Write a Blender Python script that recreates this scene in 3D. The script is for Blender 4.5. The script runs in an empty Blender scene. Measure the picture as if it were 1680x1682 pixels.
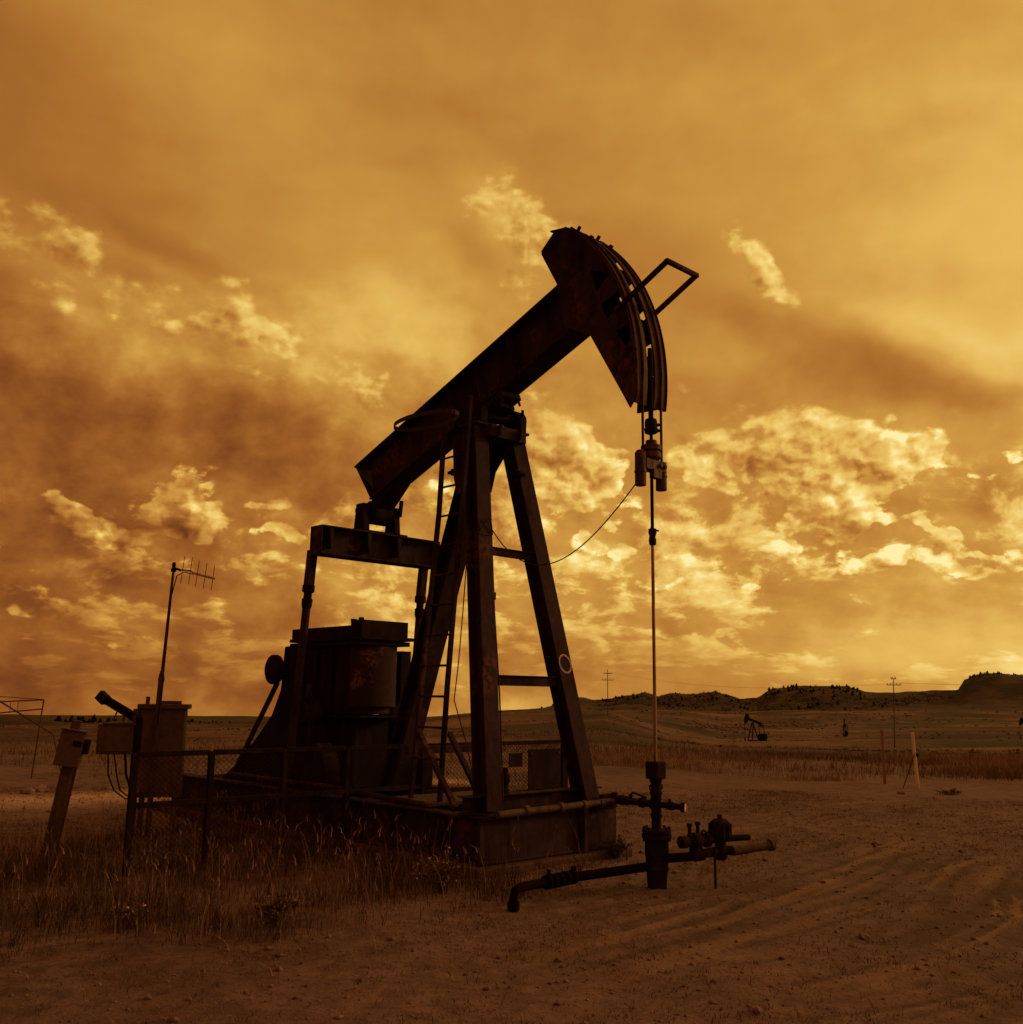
import bpy, bmesh, math, random
import numpy as np
from mathutils import Vector, Matrix

R = math.radians
random.seed(11)
rng = np.random.default_rng(11)
scn = bpy.context.scene
COL = scn.collection

# ------------------------------------------------------------------ camera
EYE = 1.65
PITCH, ROLL = 0.1851, 0.01309
cam_data = bpy.data.cameras.new('camera')
cam_data.sensor_fit = 'HORIZONTAL'
cam_data.sensor_width = 36.0
cam_data.lens = 36.0 * 1617.9 / 1680.0
cam_data.clip_start = 0.05
cam_data.clip_end = 30000
cam = bpy.data.objects.new('camera', cam_data)
COL.objects.link(cam)
_F = Vector((0, math.cos(PITCH), math.sin(PITCH)))
_U = Vector((0, -math.sin(PITCH), math.cos(PITCH)))
_X = Vector((1, 0, 0)) * math.cos(ROLL) + _U * math.sin(ROLL)
_Y = Vector((-1, 0, 0)) * math.sin(ROLL) + _U * math.cos(ROLL)
cam.matrix_world = Matrix(((_X.x, _Y.x, -_F.x, 0), (_X.y, _Y.y, -_F.y, 0), (_X.z, _Y.z, -_F.z, EYE), (0, 0, 0, 1)))
scn.camera = cam

# ------------------------------------------------------------------ sun, exposure
SUN_AZ, SUN_EL = 72.0, 18.0          # degrees to the right of straight ahead, degrees up
sd = bpy.data.lights.new('sun', 'SUN')
sd.energy = 1.0
sd.angle = R(12)
sd.color = (1.0, 0.50, 0.13)
sun = bpy.data.objects.new('sun', sd)
COL.objects.link(sun)
_s = Vector((math.sin(R(SUN_AZ)) * math.cos(R(SUN_EL)), math.cos(R(SUN_AZ)) * math.cos(R(SUN_EL)), math.sin(R(SUN_EL))))
sun.rotation_euler = (-_s).to_track_quat('-Z', 'Y').to_euler()
scn.view_settings.view_transform = 'Standard'
scn.view_settings.look = 'None'
scn.view_settings.gamma = 1
scn.view_settings.exposure = 0
scn.view_settings.use_curve_mapping = False
scn.cycles.max_bounces = 5
scn.cycles.diffuse_bounces = 3

# ------------------------------------------------------------------ sky: sepia evening overcast with cumulus
world = bpy.data.worlds.new('World')
scn.world = world
world.use_nodes = True
WT = world.node_tree
WT.nodes.clear()


class NG:
    """tiny helper for writing node maths"""
    def __init__(s, tree):
        s.t = tree

    def n(s, typ, **kw):
        nd = s.t.nodes.new(typ)
        for k, v in kw.items():
            setattr(nd, k, v)
        return nd

    def set(s, sock, v):
        if isinstance(v, bpy.types.NodeSocket):
            s.t.links.new(v, sock)
        elif v is not None:
            sock.default_value = v

    def m(s, op, a, b=None, c=None, clamp=False):
        nd = s.n('ShaderNodeMath', operation=op, use_clamp=clamp)
        s.set(nd.inputs[0], a)
        s.set(nd.inputs[1], b)
        s.set(nd.inputs[2], c)
        return nd.outputs[0]

    def v(s, op, a, b=None, scale=None):
        nd = s.n('ShaderNodeVectorMath', operation=op)
        s.set(nd.inputs[0], a)
        s.set(nd.inputs[1], b)
        if scale is not None:
            s.set(nd.inputs['Scale'], scale)
        return nd.outputs['Value'] if op in ('LENGTH', 'DOT_PRODUCT') else nd.outputs[0]

    def mr(s, x, a, b, c, d, smooth=True):
        nd = s.n('ShaderNodeMapRange', interpolation_type='SMOOTHSTEP' if smooth else 'LINEAR')
        for i, q in enumerate((x, a, b, c, d)):
            s.set(nd.inputs[i], q)
        return nd.outputs[0]

    def xyz(s, x, y, z):
        nd = s.n('ShaderNodeCombineXYZ')
        for i, q in enumerate((x, y, z)):
            s.set(nd.inputs[i], q)
        return nd.outputs[0]

    def sep(s, v):
        nd = s.n('ShaderNodeSeparateXYZ')
        s.set(nd.inputs[0], v)
        return nd.outputs

    def noise(s, vec, scale, detail=4, rough=0.5, lac=2.0, dist=0.0):
        nd = s.n('ShaderNodeTexNoise')
        nd.inputs['Scale'].default_value = scale
        nd.inputs['Detail'].default_value = detail
        nd.inputs['Roughness'].default_value = rough
        nd.inputs['Lacunarity'].default_value = lac
        nd.inputs['Distortion'].default_value = dist
        s.set(nd.inputs['Vector'], vec)
        return nd.outputs['Fac'], nd.outputs['Color']

    def ramp(s, x, stops, interp='LINEAR'):
        nd = s.n('ShaderNodeValToRGB')
        cr = nd.color_ramp
        cr.interpolation = interp
        while len(cr.elements) < len(stops):
            cr.elements.new(0.5)
        for e, (p, c) in zip(cr.elements, stops):
            e.position = p
            e.color = (*c, 1) if len(c) == 3 else c
        s.set(nd.inputs[0], x)
        return nd.outputs[0]

    def billow(s, vec, scale, detail=2.0):
        nd = s.n('ShaderNodeTexVoronoi', feature='SMOOTH_F1', voronoi_dimensions='2D')
        nd.inputs['Scale'].default_value = scale
        nd.inputs['Detail'].default_value = detail
        nd.inputs['Roughness'].default_value = 0.55
        nd.inputs['Smoothness'].default_value = 0.6
        s.set(nd.inputs['Vector'], vec)
        return s.m('SUBTRACT', 1.0, nd.outputs['Distance'])

    def mix(s, f, a, b):
        nd = s.n('ShaderNodeMix', data_type='FLOAT')
        s.set(nd.inputs[0], f)
        s.set(nd.inputs[2], a)
        s.set(nd.inputs[3], b)
        return nd.outputs[0]

    def cmix(s, f, a, b, blend='MIX'):
        nd = s.n('ShaderNodeMix', data_type='RGBA', blend_type=blend)
        s.set(nd.inputs[0], f)
        s.set(nd.inputs[6], a)
        s.set(nd.inputs[7], b)
        return nd.outputs[2]


def srgb(r, g, b):
    def f(x):
        x /= 255.0
        return x / 12.92 if x <= 0.04045 else ((x + 0.055) / 1.055) ** 2.4
    return (f(r), f(g), f(b))


# cloud bodies as directions: azimuth, elevation, half-widths, tilt (all degrees), strength
CLOUD_BODIES = [
    (-27.82, 23.34, 4.44, 1.99, -8, 0.64),
    (-25.46, 22.87, 2.08, 1.06, -20, 0.42),
    (-17.19, 20.73, 3.79, 1.99, -15, 0.62),
    (-22.17, 20.25, 3.4, 1.56, -10, 0.42),
    (-14.67, 19.33, 2.86, 1.7, -25, 0.5),
    (-26.19, 19.46, 3.01, 1.06, -10, 0.3),
    (-9.44, 17.86, 1.94, 1.77, -45, 0.9),
    (-0.44, 27.48, 3.2, 1.91, -30, 0.75),
    (0.74, 25.2, 2.27, 2.27, -60, 0.75),
    (14.21, 24.94, 1.72, 0.71, -40, 0.95),
    (15.81, 23.3, 2.01, 0.78, -42, 1.0),
    (10.34, 19.09, 0.98, 0.92, -50, 0.52),
    (9.95, 17.56, 0.82, 0.5, 0, 0.4),
    (2.13, 15.6, 2.21, 1.42, -40, 0.8),
    (4.86, 13.31, 2.55, 1.28, -35, 0.85),
    (1.05, 13.48, 2.92, 2.13, -10, 0.7),
    (3.24, 11.37, 3.62, 1.42, -20, 0.55),
    (-3.27, 12.0, 2.18, 2.13, 0, 0.4),
    (6.12, 13.12, 0.95, 0.85, 0, 0.4),
    (15.31, 15.08, 3.38, 1.21, 0, 0.95),
    (18.64, 14.37, 3.15, 1.13, -8, 0.9),
    (21.97, 13.39, 2.26, 1.06, -5, 0.95),
    (13.55, 13.8, 2.56, 1.06, 0, 0.6),
    (10.4, 13.39, 1.6, 0.71, -10, 0.62),
    (11.77, 12.31, 1.45, 0.71, -10, 0.45),
    (17.23, 12.6, 3.49, 1.49, 0, 0.85),
    (18.14, 10.69, 2.38, 1.42, -20, 0.8),
    (16.75, 9.05, 2.51, 0.92, 20, 0.55),
    (14.14, 10.85, 2.53, 1.06, 0, 0.3),
    (21.6, 15.14, 0.51, 0.32, 0, 0.6),
    (24.22, 12.23, 0.94, 0.39, 0, 0.66),
    (25.83, 11.59, 0.87, 0.21, 0, 0.5),
    (27.87, 12.68, 0.65, 0.43, 30, 0.42),
    (21.91, 9.67, 1.58, 0.46, -20, 0.62),
    (23.26, 8.94, 1.08, 0.32, -25, 0.5),
    (22.02, 11.48, 0.8, 0.64, 0, 0.4),
    (24.23, 7.69, 6.08, 0.43, -2, 0.65),
    (19.28, 7.56, 3.22, 0.28, 3, 0.5),
    (25.36, 6.9, 1.79, 0.28, 0, 0.4),
    (14.06, 8.45, 1.22, 0.28, -10, 0.5),
    (12.66, 6.92, 2.5, 0.28, 0, 0.5),
    (13.98, 5.88, 2.14, 0.25, 12, 0.45),
    (6.09, 8.55, 3.94, 0.71, -8, 0.42),
    (8.53, 6.61, 2.14, 0.35, -5, 0.3),
    (-25.08, 9.41, 1.87, 0.71, -28, 0.85),
    (-23.22, 8.78, 1.51, 0.57, -22, 0.75),
    (-18.5, 11.05, 1.37, 1.28, -40, 0.8),
    (-19.52, 9.46, 3.02, 1.06, 8, 0.8),
    (-17.1, 9.69, 1.73, 0.85, 10, 0.65),
    (-13.18, 8.75, 1.79, 0.5, 0, 0.42),
    (-15.7, 8.68, 1.79, 0.43, 0, 0.3),
    (-13.79, 10.51, 1.08, 0.39, 15, 0.35),
    (-7.03, 6.61, 2.86, 0.92, -15, 0.3),
    (-7.1, 8.71, 1.08, 0.85, 0, 0.2),
    (-25.62, 4.09, 3.2, 0.32, -4, 0.3),
    (-22.54, 2.55, 3.9, 0.28, -2, 0.3),
]
# broad brighter and darker reaches of the overcast, same columns
OVERCAST = [
    (-27.19, 23.16, 4.24, 2.13, -15, 0.07),
    (-17.82, 20.0, 6.42, 2.48, -18, 0.08),
    (-24.3, 19.13, 4.5, 1.77, -10, 0.03),
    (-4.59, 20.34, 6.05, 2.13, -10, 0.05),
    (0.15, 26.51, 3.17, 2.13, -40, 0.05),
    (-23.66, 22.41, 2.3, 0.71, -15, -0.05),
    (-21.05, 14.66, 8.43, 1.63, -5, -0.1),
    (-17.98, 12.95, 5.46, 1.13, -8, -0.06),
    (-27.36, 16.11, 4.43, 1.77, 0, -0.04),
    (-18.73, 22.83, 4.23, 0.78, -22, -0.08),
    (-26.65, 20.95, 4.18, 0.5, -10, -0.04),
    (-29.4, 29.03, 4.46, 2.84, 0, 0.02),
    (-15.0, 29.34, 12.2, 6.03, -40, 0.09),
    (-1.2, 36.36, 9.69, 2.13, -10, 0.04),
    (-5.4, 22.35, 7.67, 3.19, 0, 0.05),
    (-9.0, 20.12, 5.29, 2.13, -15, 0.03),
    (-1.02, 28.12, 2.41, 1.42, -40, 0.05),
    (20.78, 17.84, 5.59, 1.6, -28, -0.15),
    (14.68, 16.65, 6.29, 1.77, 0, -0.09),
    (11.34, 23.24, 5.79, 2.13, -30, -0.05),
    (25.37, 15.74, 2.95, 0.89, -10, -0.08),
    (28.63, 26.35, 6.73, 6.03, 0, 0.02),
    (27.34, 18.03, 4.1, 1.28, -12, 0.04),
    (23.12, 19.21, 2.25, 1.06, -25, 0.04),
    (17.54, 4.65, 11.74, 2.13, 0, 0.03),
    (27.34, 2.6, 8.52, 1.42, 0, 0.09),
    (17.43, 1.99, 7.1, 0.71, 0, 0.02),
    (-25.34, 7.39, 9.3, 4.26, 0, -0.04),
    (-22.64, 0.16, 10.64, 1.42, 0, -0.04),
    (3.24, 8.55, 5.74, 5.67, 0, 0.07),
    (-6.99, 5.56, 4.99, 3.55, 0, 0.04),
    (24.4, 10.34, 3.6, 1.06, 0, -0.06),
    (-20.81, 34.35, 11.17, 1.77, 0, 0.02),
    (-2.47, 24.81, 2.73, 1.06, -30, -0.05),
]


def blob_sum(g, P, table):
    acc = None
    for az, el, sx, sy, rot, amp in table:
        mp = g.n('ShaderNodeMapping', vector_type='TEXTURE')
        mp.inputs['Location'].default_value = (az, el, 0)
        mp.inputs['Rotation'].default_value = (0, 0, R(rot))
        mp.inputs['Scale'].default_value = (sx, sy, 1)
        g.set(mp.inputs['Vector'], P)
        ln = g.v('LENGTH', mp.outputs[0])
        b = g.mr(ln, 0.0, 2.0, amp, 0.0)
        acc = b if acc is None else g.m('ADD', acc, b)
    return acc


def density_group():
    gt = bpy.data.node_groups.new('cloud_density', 'ShaderNodeTree')
    gt.interface.new_socket('P', in_out='INPUT', socket_type='NodeSocketVector')
    gt.interface.new_socket('D', in_out='OUTPUT', socket_type='NodeSocketFloat')
    g = NG(gt)
    gi, go = g.n('NodeGroupInput'), g.n('NodeGroupOutput')
    P = gi.outputs[0]
    Ps = g.v('MULTIPLY', P, (1.0, 1.5, 1.0))
    _, wc = g.noise(Ps, 0.22, 3, 0.55)
    w = g.v('MULTIPLY', g.v('SUBTRACT', wc, (0.5, 0.5, 0.5)), (4.2, 2.6, 0))
    P2 = g.v('ADD', P, w)
    body = blob_sum(g, P2, CLOUD_BODIES)
    f1, _ = g.noise(Ps, 0.48, 9, 0.62)
    gate = g.mr(body, 0.0, 0.40, 0.15, 2.0)
    bw = g.billow(g.v('ADD', Ps, g.v('MULTIPLY', w, (.3, .3, 0))), 0.36)
    f2 = g.m('ADD', g.m('MULTIPLY', g.m('SUBTRACT', bw, 0.47), 0.42), g.m('SUBTRACT', f1, 0.5))
    d = g.m('ADD', body, g.m('MULTIPLY', f2, gate))
    g.set(go.inputs[0], d)
    return gt


def layer_group():
    """rows of small cloud seen low over the land, laid on a flat plane overhead"""
    gt = bpy.data.node_groups.new('cloud_layer', 'ShaderNodeTree')
    gt.interface.new_socket('Q', in_out='INPUT', socket_type='NodeSocketVector')
    gt.interface.new_socket('D', in_out='OUTPUT', socket_type='NodeSocketFloat')
    g = NG(gt)
    gi, go = g.n('NodeGroupInput'), g.n('NodeGroupOutput')
    Q = gi.outputs[0]
    f1, _ = g.noise(Q, 0.85, 8, 0.60, dist=0.25)
    f2, _ = g.noise(g.v('ADD', Q, (7.3, 2.1, 0)), 0.22, 2, 0.5)
    g.set(go.inputs[0], g.m('ADD', f1, g.m('MULTIPLY', g.m('SUBTRACT', f2, 0.5), 0.9)))
    return gt


def build_world():
    g = NG(WT)
    tc = g.n('ShaderNodeTexCoord')
    D = g.v('NORMALIZE', tc.outputs['Generated'])
    x, y, z = g.sep(D)
    zc = g.m('MAXIMUM', z, 0.0)
    az = g.m('MULTIPLY', g.m('ARCTAN2', x, y), 180 / math.pi)
    el = g.m('MULTIPLY', g.m('ARCSINE', z), 180 / math.pi)
    P = g.xyz(az, el, 0.0)
    # overcast veil: brighter toward the sun
    glow_dir = Vector((math.sin(R(58)) * math.cos(R(10)), math.cos(R(58)) * math.cos(R(10)), math.sin(R(10))))
    s = g.v('DOT_PRODUCT', D, tuple(glow_dir))
    base = g.ramp(g.m('MULTIPLY_ADD', s, 0.5, 0.5),
                  [(0.0, (.44,) * 3), (0.5, (.595,) * 3), (0.68, (.685,) * 3), (0.80, (.755,) * 3), (0.93, (.84,) * 3), (1.0, (.93,) * 3)])
    _, wc = g.noise(D, 5.0, 4, 0.55)
    w = g.v('MULTIPLY', g.v('SUBTRACT', wc, (0.5, 0.5, 0.5)), (9.0, 6.0, 0))
    over = blob_sum(g, g.v('ADD', P, w), OVERCAST)
    t = g.m('ADD', base, over)
    # streaks of the high veil, drawn out from upper left to lower right
    mp = g.n('ShaderNodeMapping', vector_type='POINT')
    mp.inputs['Rotation'].default_value = (0, 0, R(42))
    mp.inputs['Scale'].default_value = (0.03, 0.15, 1)
    g.set(mp.inputs['Vector'], g.v('ADD', P, g.v('MULTIPLY', w, (0.8, 0.8, 0))))
    st, _ = g.noise(mp.outputs[0], 1.0, 4, 0.42)
    t = g.m('ADD', t, g.m('MULTIPLY', g.m('SUBTRACT', st, 0.5), 0.22))
    sm, _ = g.noise(g.v('MULTIPLY', P, (1, 1.3, 1)), 0.30, 6, 0.55)
    t = g.m('ADD', t, g.m('MULTIPLY', g.m('SUBTRACT', sm, 0.5), g.mr(el, 10.0, 22.0, 0.15, 0.07)))
    # soft billows in the middle of the bank, lit from the right
    Pb = g.v('ADD', g.v('MULTIPLY', P, (1.0, 1.35, 1.0)), g.v('MULTIPLY', w, (0.35, 0.35, 0)))
    b0, _ = g.noise(Pb, 0.105, 7, 0.56)
    b1, _ = g.noise(g.v('ADD', Pb, (1.5, 1.3, 0)), 0.105, 7, 0.56)
    bl = g.m('MULTIPLY', g.mr(el, 27.0, 15.0, 0.0, 1.0), g.mr(az, 12.0, -8.0, 0.30, 1.0))
    t = g.m('ADD', t, g.m('MULTIPLY', g.m('MULTIPLY', g.m('SUBTRACT', b0, b1), 0.75), bl))
    # mottled rows low down
    lay = layer_group()
    hz = g.m('MAXIMUM', g.m('SQRT', g.m('SUBTRACT', 1.0, g.m('MULTIPLY', z, z))), 0.01)
    lnel = g.m('MULTIPLY', g.m('LOGARITHM', g.m('ADD', g.m('MAXIMUM', el, 0.0), 4.0), math.e), 5.5)
    Q = g.xyz(g.m('DIVIDE', g.m('MULTIPLY', x, 16.0), hz), g.m('DIVIDE', g.m('MULTIPLY', y, 16.0), hz), lnel)
    def L(off):
        nd = g.n('ShaderNodeGroup')
        nd.node_tree = lay
        g.set(nd.inputs[0], g.v('ADD', Q, off) if off else Q)
        return nd.outputs[0]
    l0, l1 = L(None), L((0.16, 0.0, 0.16))
    lm = g.mr(l0, 0.48, 0.585, 0.0, 1.0)
    rel = g.m('MULTIPLY', g.m('SUBTRACT', l0, l1), g.mr(el, 0.5, 8.0, 0.22, 0.85))
    low = g.m('MULTIPLY', g.mr(el, 9.0, 17.0, 1.0, 0.0), g.mr(el, -1.0, 0.5, 0.0, 1.0))
    lt = g.m('ADD', g.m('MULTIPLY', lm, g.mr(el, 0.0, 6.0, 0.05, 0.115)), g.m('MULTIPLY', rel, g.m('MULTIPLY_ADD', lm, 1.05, 0.22)))
    t = g.m('ADD', t, g.m('MULTIPLY', g.m('SUBTRACT', lt, 0.042), low))
    # cumulus
    dg = density_group()
    def DN(off):
        nd = g.n('ShaderNodeGroup')
        nd.node_tree = dg
        g.set(nd.inputs[0], g.v('ADD', P, off) if off else P)
        return nd.outputs[0]
    d0, d1 = DN(None), DN((0.75, 0.65, 0))
    soft = g.mr(el, 13.0, 16.5, 0.0, 1.0)
    mask = g.mr(d0, 0.20, g.m('MULTIPLY_ADD', soft, 0.62, 0.40), 0.0, 1.0)
    relief = g.m('SUBTRACT', d0, d1)
    lit = g.m('MULTIPLY_ADD', s, 0.085, 0.055)
    _, hw = g.noise(P, 0.5, 4, 0.6)
    Pw = g.v('ADD', g.v('MULTIPLY', P, (1.0, 1.35, 1.0)), g.v('MULTIPLY', g.v('SUBTRACT', hw, (.5, .5, .5)), (2.2, 2.0, 0)))
    h0 = g.billow(Pw, 0.42)
    h1 = g.billow(g.v('ADD', Pw, (0.35, 0.42, 0)), 0.42)
    big_r = g.m('MULTIPLY', g.m('TANH', g.m('MULTIPLY', relief, 1.1)), 0.20)
    fine_r = g.m('MULTIPLY', g.m('SUBTRACT', h0, h1), g.m('MULTIPLY_ADD', soft, -0.14, 0.32))
    ct = g.m('ADD', g.m('MULTIPLY_ADD', t, 0.80, lit), g.m('ADD', g.m('ADD', big_r, fine_r), g.m('MULTIPLY_ADD', soft, -0.045, 0.105)))
    ct = g.m('ADD', ct, g.m('MULTIPLY', g.mr(d0, 0.5, 1.6, 0.06, -0.06), 1.0))
    t = g.mix(mask, t, ct)
    t = g.m('MINIMUM', t, g.m('MULTIPLY_ADD', t, 0.68, 0.275))
    stops = [(0.10, srgb(26, 9, 4)), (0.27, srgb(70, 35, 16)), (0.40, srgb(103, 56, 24)), (0.50, srgb(129, 71, 30)),
             (0.60, srgb(155, 92, 38)), (0.70, srgb(180, 119, 50)), (0.80, srgb(205, 150, 67)), (0.88, srgb(228, 182, 90)),
             (0.95, srgb(245, 211, 122)), (1.0, srgb(254, 236, 165))]
    col = g.ramp(t, stops)
    # the clear-sky light itself, seen through the veil: a little brighter round the sun
    sky = g.n('ShaderNodeTexSky', sky_type='NISHITA')
    sky.sun_disc = False
    sky.sun_elevation = R(SUN_EL)
    sky.sun_rotation = R(SUN_AZ)
    bw = g.n('ShaderNodeRGBToBW')
    g.set(bw.inputs[0], sky.outputs[0])
    amt = g.m('MINIMUM', g.m('MULTIPLY', bw.outputs[0], 0.03), 0.10)
    col = g.cmix(1.0, col, g.cmix(1.0, col, g.xyz(amt, amt, amt), 'MULTIPLY'), 'ADD')
    up = g.v('MULTIPLY', col, (10.0 * SKY_GAIN,) * 3)
    bg = g.n('ShaderNodeBackground')
    g.set(bg.inputs[0], up)
    bg.inputs[1].default_value = 0.10
    out = g.n('ShaderNodeOutputWorld')
    WT.links.new(bg.outputs[0], out.inputs[0])


SKY_GAIN = 0.93
build_world()
world.cycles.sampling_method = 'MANUAL'
world.cycles.sample_map_resolution = 1024


# ------------------------------------------------------------------ materials
def material(name, build, rough=0.7, metallic=0.0):
    m = bpy.data.materials.new(name)
    m.use_nodes = True
    nt = m.node_tree
    b = nt.nodes['Principled BSDF']
    b.inputs['Roughness'].default_value = rough
    b.inputs['Metallic'].default_value = metallic
    build(NG(nt), b)
    return m


def toned(c):
    return (c[0], c[1] * .90, c[2] * 1.3)


def worn(name, c1, c2, c3=None, scale=6.0, rough=0.6, metallic=0.0, bump=0.25, lo=0.45, hi=0.62, streak=(1, 1, 0.35), spots=0.62, spec=0.06):
    """paint or metal with blotches of a second colour and specks of a third"""
    c1, c2, c3 = toned(c1), toned(c2), toned(c3) if c3 else None
    def build(g, b):
        tc = g.n('ShaderNodeTexCoord')
        v = g.v('MULTIPLY', tc.outputs['Object'], streak)
        f, _ = g.noise(v, scale, 7, 0.62)
        f2, _ = g.noise(tc.outputs['Object'], scale * 5, 5, 0.6)
        f3, _ = g.noise(tc.outputs['Object'], scale * 0.6, 4, 0.5)
        col = g.cmix(g.mr(f, lo, hi, 0, 1), (*c1, 1), (*c2, 1))
        if c3:
            k = g.m('MULTIPLY', g.mr(f3, spots - 0.06, spots + 0.04, 0, 1), g.mr(f2, 0.42, 0.55, 0, 1))
            col = g.cmix(k, col, (*c3, 1))
        val = g.mr(f2, 0.2, 0.8, 0.78, 1.2)
        col = g.cmix(1.0, col, g.xyz(val, val, val), 'MULTIPLY')
        g.set(b.inputs['Base Color'], col)
        b.inputs['Specular IOR Level'].default_value = spec
        g.set(b.inputs['Roughness'], g.mr(f, 0.3, 0.7, rough - 0.1, min(1, rough + 0.15)))
        if bump:
            bp = g.n('ShaderNodeBump')
            bp.inputs['Strength'].default_value = bump
            bp.inputs['Distance'].default_value = 0.004
            g.set(bp.inputs['Height'], f2)
            g.set(b.inputs['Normal'], bp.outputs[0])
    return material(name, build, rough, metallic)


M_PAINT = worn('dark_oilfield_paint', (.052, .036, .046), (.031, .020, .028), (.11, .056, .046), scale=3.0, rough=0.75, spots=.60, spec=.02)
M_DARK = worn('greasy_black_iron', (.021, .0135, .019), (.034, .022, .028), scale=6, rough=0.75, spec=.02)
M_IRON = worn('buried_pipe_iron', (.008, .0045, .006), (.014, .008, .009), scale=6, rough=0.85, spec=.02)
M_HEAD = worn('pale_head_paint', (.10, .060, .060), (.07, .040, .038), (.06, .035, .03), scale=5, rough=0.6)  # paler tone for the rails and the lower tip of the head
M_RUST = worn('flaking_paint_over_rust', (.04, .028, .03), (.05, .032, .030), (.20, .10, .07), scale=4.5, rough=0.75, spots=.58)
M_CABLE = worn('wire_rope', (.045, .032, .035), (.07, .05, .05), scale=30, rough=0.6)
M_ROD = worn('polished_rod_steel', (.34, .27, .20), (.20, .14, .11), scale=8, rough=0.35, metallic=0.9, bump=0)
M_STEEL = worn('dull_cast_steel', (.10, .064, .068), (.06, .037, .04), (.15, .08, .06), scale=14, rough=0.55, metallic=0.2)
M_GALV = worn('weathered_grey_enclosure', (.125, .092, .085), (.098, .072, .068), scale=5, rough=0.6)
M_MAST = worn('galvanised_pipe', (.10, .066, .066), (.06, .04, .04), scale=12, rough=0.5)
M_ALU = worn('bright_aluminium', (.6, .5, .5), (.42, .35, .35), scale=12, rough=0.4)
M_CONC = worn('stained_concrete', (.10, .064, .062), (.065, .041, .04), (.05, .035, .035), scale=3.5, rough=0.9, bump=.6, streak=(1, 1, 1))
M_WOOD = worn('grey_weathered_wood', (.12, .086, .075), (.075, .054, .05), scale=5, rough=0.9, streak=(4, 4, .3), bump=.6)
M_WHITE = worn('white_marker_paint', (.88, .84, .62), (.75, .66, .5), scale=5, rough=0.5)
M_ORANGE = worn('faded_orange_board', (.34, .20, .15), (.26, .15, .11), scale=5, rough=0.7)
M_CHALK = worn('white_sprayed_mark', (.50, .42, .42), (.34, .27, .26), scale=20, rough=0.8)
M_BLACK = worn('black_rubber', (.02, .016, .018), (.03, .022, .024), scale=9, rough=0.7)
M_WIRE = worn('rusty_expanded_metal', (.025, .016, .016), (.045, .028, .025), scale=9, rough=0.7)
M_ROCK = worn('field_stone', (.22, .16, .155), (.13, .09, .09), scale=7, rough=0.9, bump=.6, streak=(1, 1, 1))


def plant(name, c1, c2, scale=3.0, trans=0.0):
    c1, c2 = toned(c1), toned(c2)
    def build(g, b):
        geo = g.n('ShaderNodeNewGeometry')
        col = g.cmix(geo.outputs['Random Per Island'], (*c1, 1), (*c2, 1))
        f, _ = g.noise(geo.outputs['Position'], scale, 4, 0.6)
        val = g.mr(f, 0.25, 0.75, 0.55, 1.45)
        col = g.cmix(1.0, col, g.xyz(val, val, val), 'MULTIPLY')
        g.set(b.inputs['Base Color'], col)
        b.inputs['Specular IOR Level'].default_value = 0.1
    return material(name, build, 0.9)


M_GRASS = plant('dry_bunch_grass', (.20, .148, .10), (.38, .285, .19), 0.8)
M_PRAIRIE = plant('prairie_grass', (.075, .052, .040), (.21, .148, .105), 0.06)
M_TALL = plant('tall_dark_grass', (.045, .030, .025), (.115, .078, .058), 1.4)  # shadow round the unit is put into this darker grass colour
M_SHORT = plant('short_dead_grass', (.07, .043, .038), (.25, .155, .12), 3)
M_SEED = plant('pale_seed_heads', (.20, .13, .10), (.32, .21, .16), 1.4)
M_LEAF = plant('dull_weed_leaves', (.07, .052, .04), (.17, .12, .09), 2)
M_BLOOM = plant('small_pale_flowers', (.5, .40, .25), (.7, .55, .35), 2)
M_JUNIPER = plant('juniper_foliage', (.020, .015, .014), (.045, .032, .03), .2)


# ------------------------------------------------------------------ mesh tools
def V(*a):
    return Vector(a)


def basis(d, up=None):
    d = d.normalized()
    up = up or Vector((0, 0, 1))
    if abs(d.dot(up)) > 0.995:
        up = Vector((1, 0, 0))
    x = up.cross(d).normalized()
    return x, d.cross(x).normalized(), d


def bar(bm, p, q, w, h, up=None):
    """box from p to q, w across, h along `up`"""
    p, q = Vector(p), Vector(q)
    x, y, d = basis(q - p, up)
    vs = []
    for c in (p, q):
        for sx, sy in ((-1, -1), (1, -1), (1, 1), (-1, 1)):
            vs.append(bm.verts.new(c + x * sx * w / 2 + y * sy * h / 2))
    for f in ((3, 2, 1, 0), (4, 5, 6, 7), (0, 1, 5, 4), (1, 2, 6, 5), (2, 3, 7, 6), (3, 0, 4, 7)):
        bm.faces.new([vs[i] for i in f])


def box(bm, x0, x1, y0, y1, z0, z1):
    bar(bm, ((x0 + x1) / 2, (y0 + y1) / 2, z0), ((x0 + x1) / 2, (y0 + y1) / 2, z1), y1 - y0, x1 - x0, Vector((1, 0, 0)))


def tube(bm, pts, r, n=8, cap=True):
    pts = [Vector(p) for p in pts]
    rs = r if isinstance(r, (list, tuple)) else [r] * len(pts)
    rings = []
    x = None
    for i, p in enumerate(pts):
        d = (pts[min(i + 1, len(pts) - 1)] - pts[max(i - 1, 0)])
        if x is None:
            x, y, d = basis(d)
        else:
            d = d.normalized()
            x = (x - d * x.dot(d)).normalized()
            y = d.cross(x)
        rings.append([bm.verts.new(p + (x * math.cos(2 * math.pi * k / n) + y * math.sin(2 * math.pi * k / n)) * rs[i]) for k in range(n)])
    for a, b in zip(rings, rings[1:]):
        for k in range(n):
            bm.faces.new((a[k], a[(k + 1) % n], b[(k + 1) % n], b[k]))
    if cap:
        bm.faces.new(rings[0][::-1])
        bm.faces.new(rings[-1])


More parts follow.
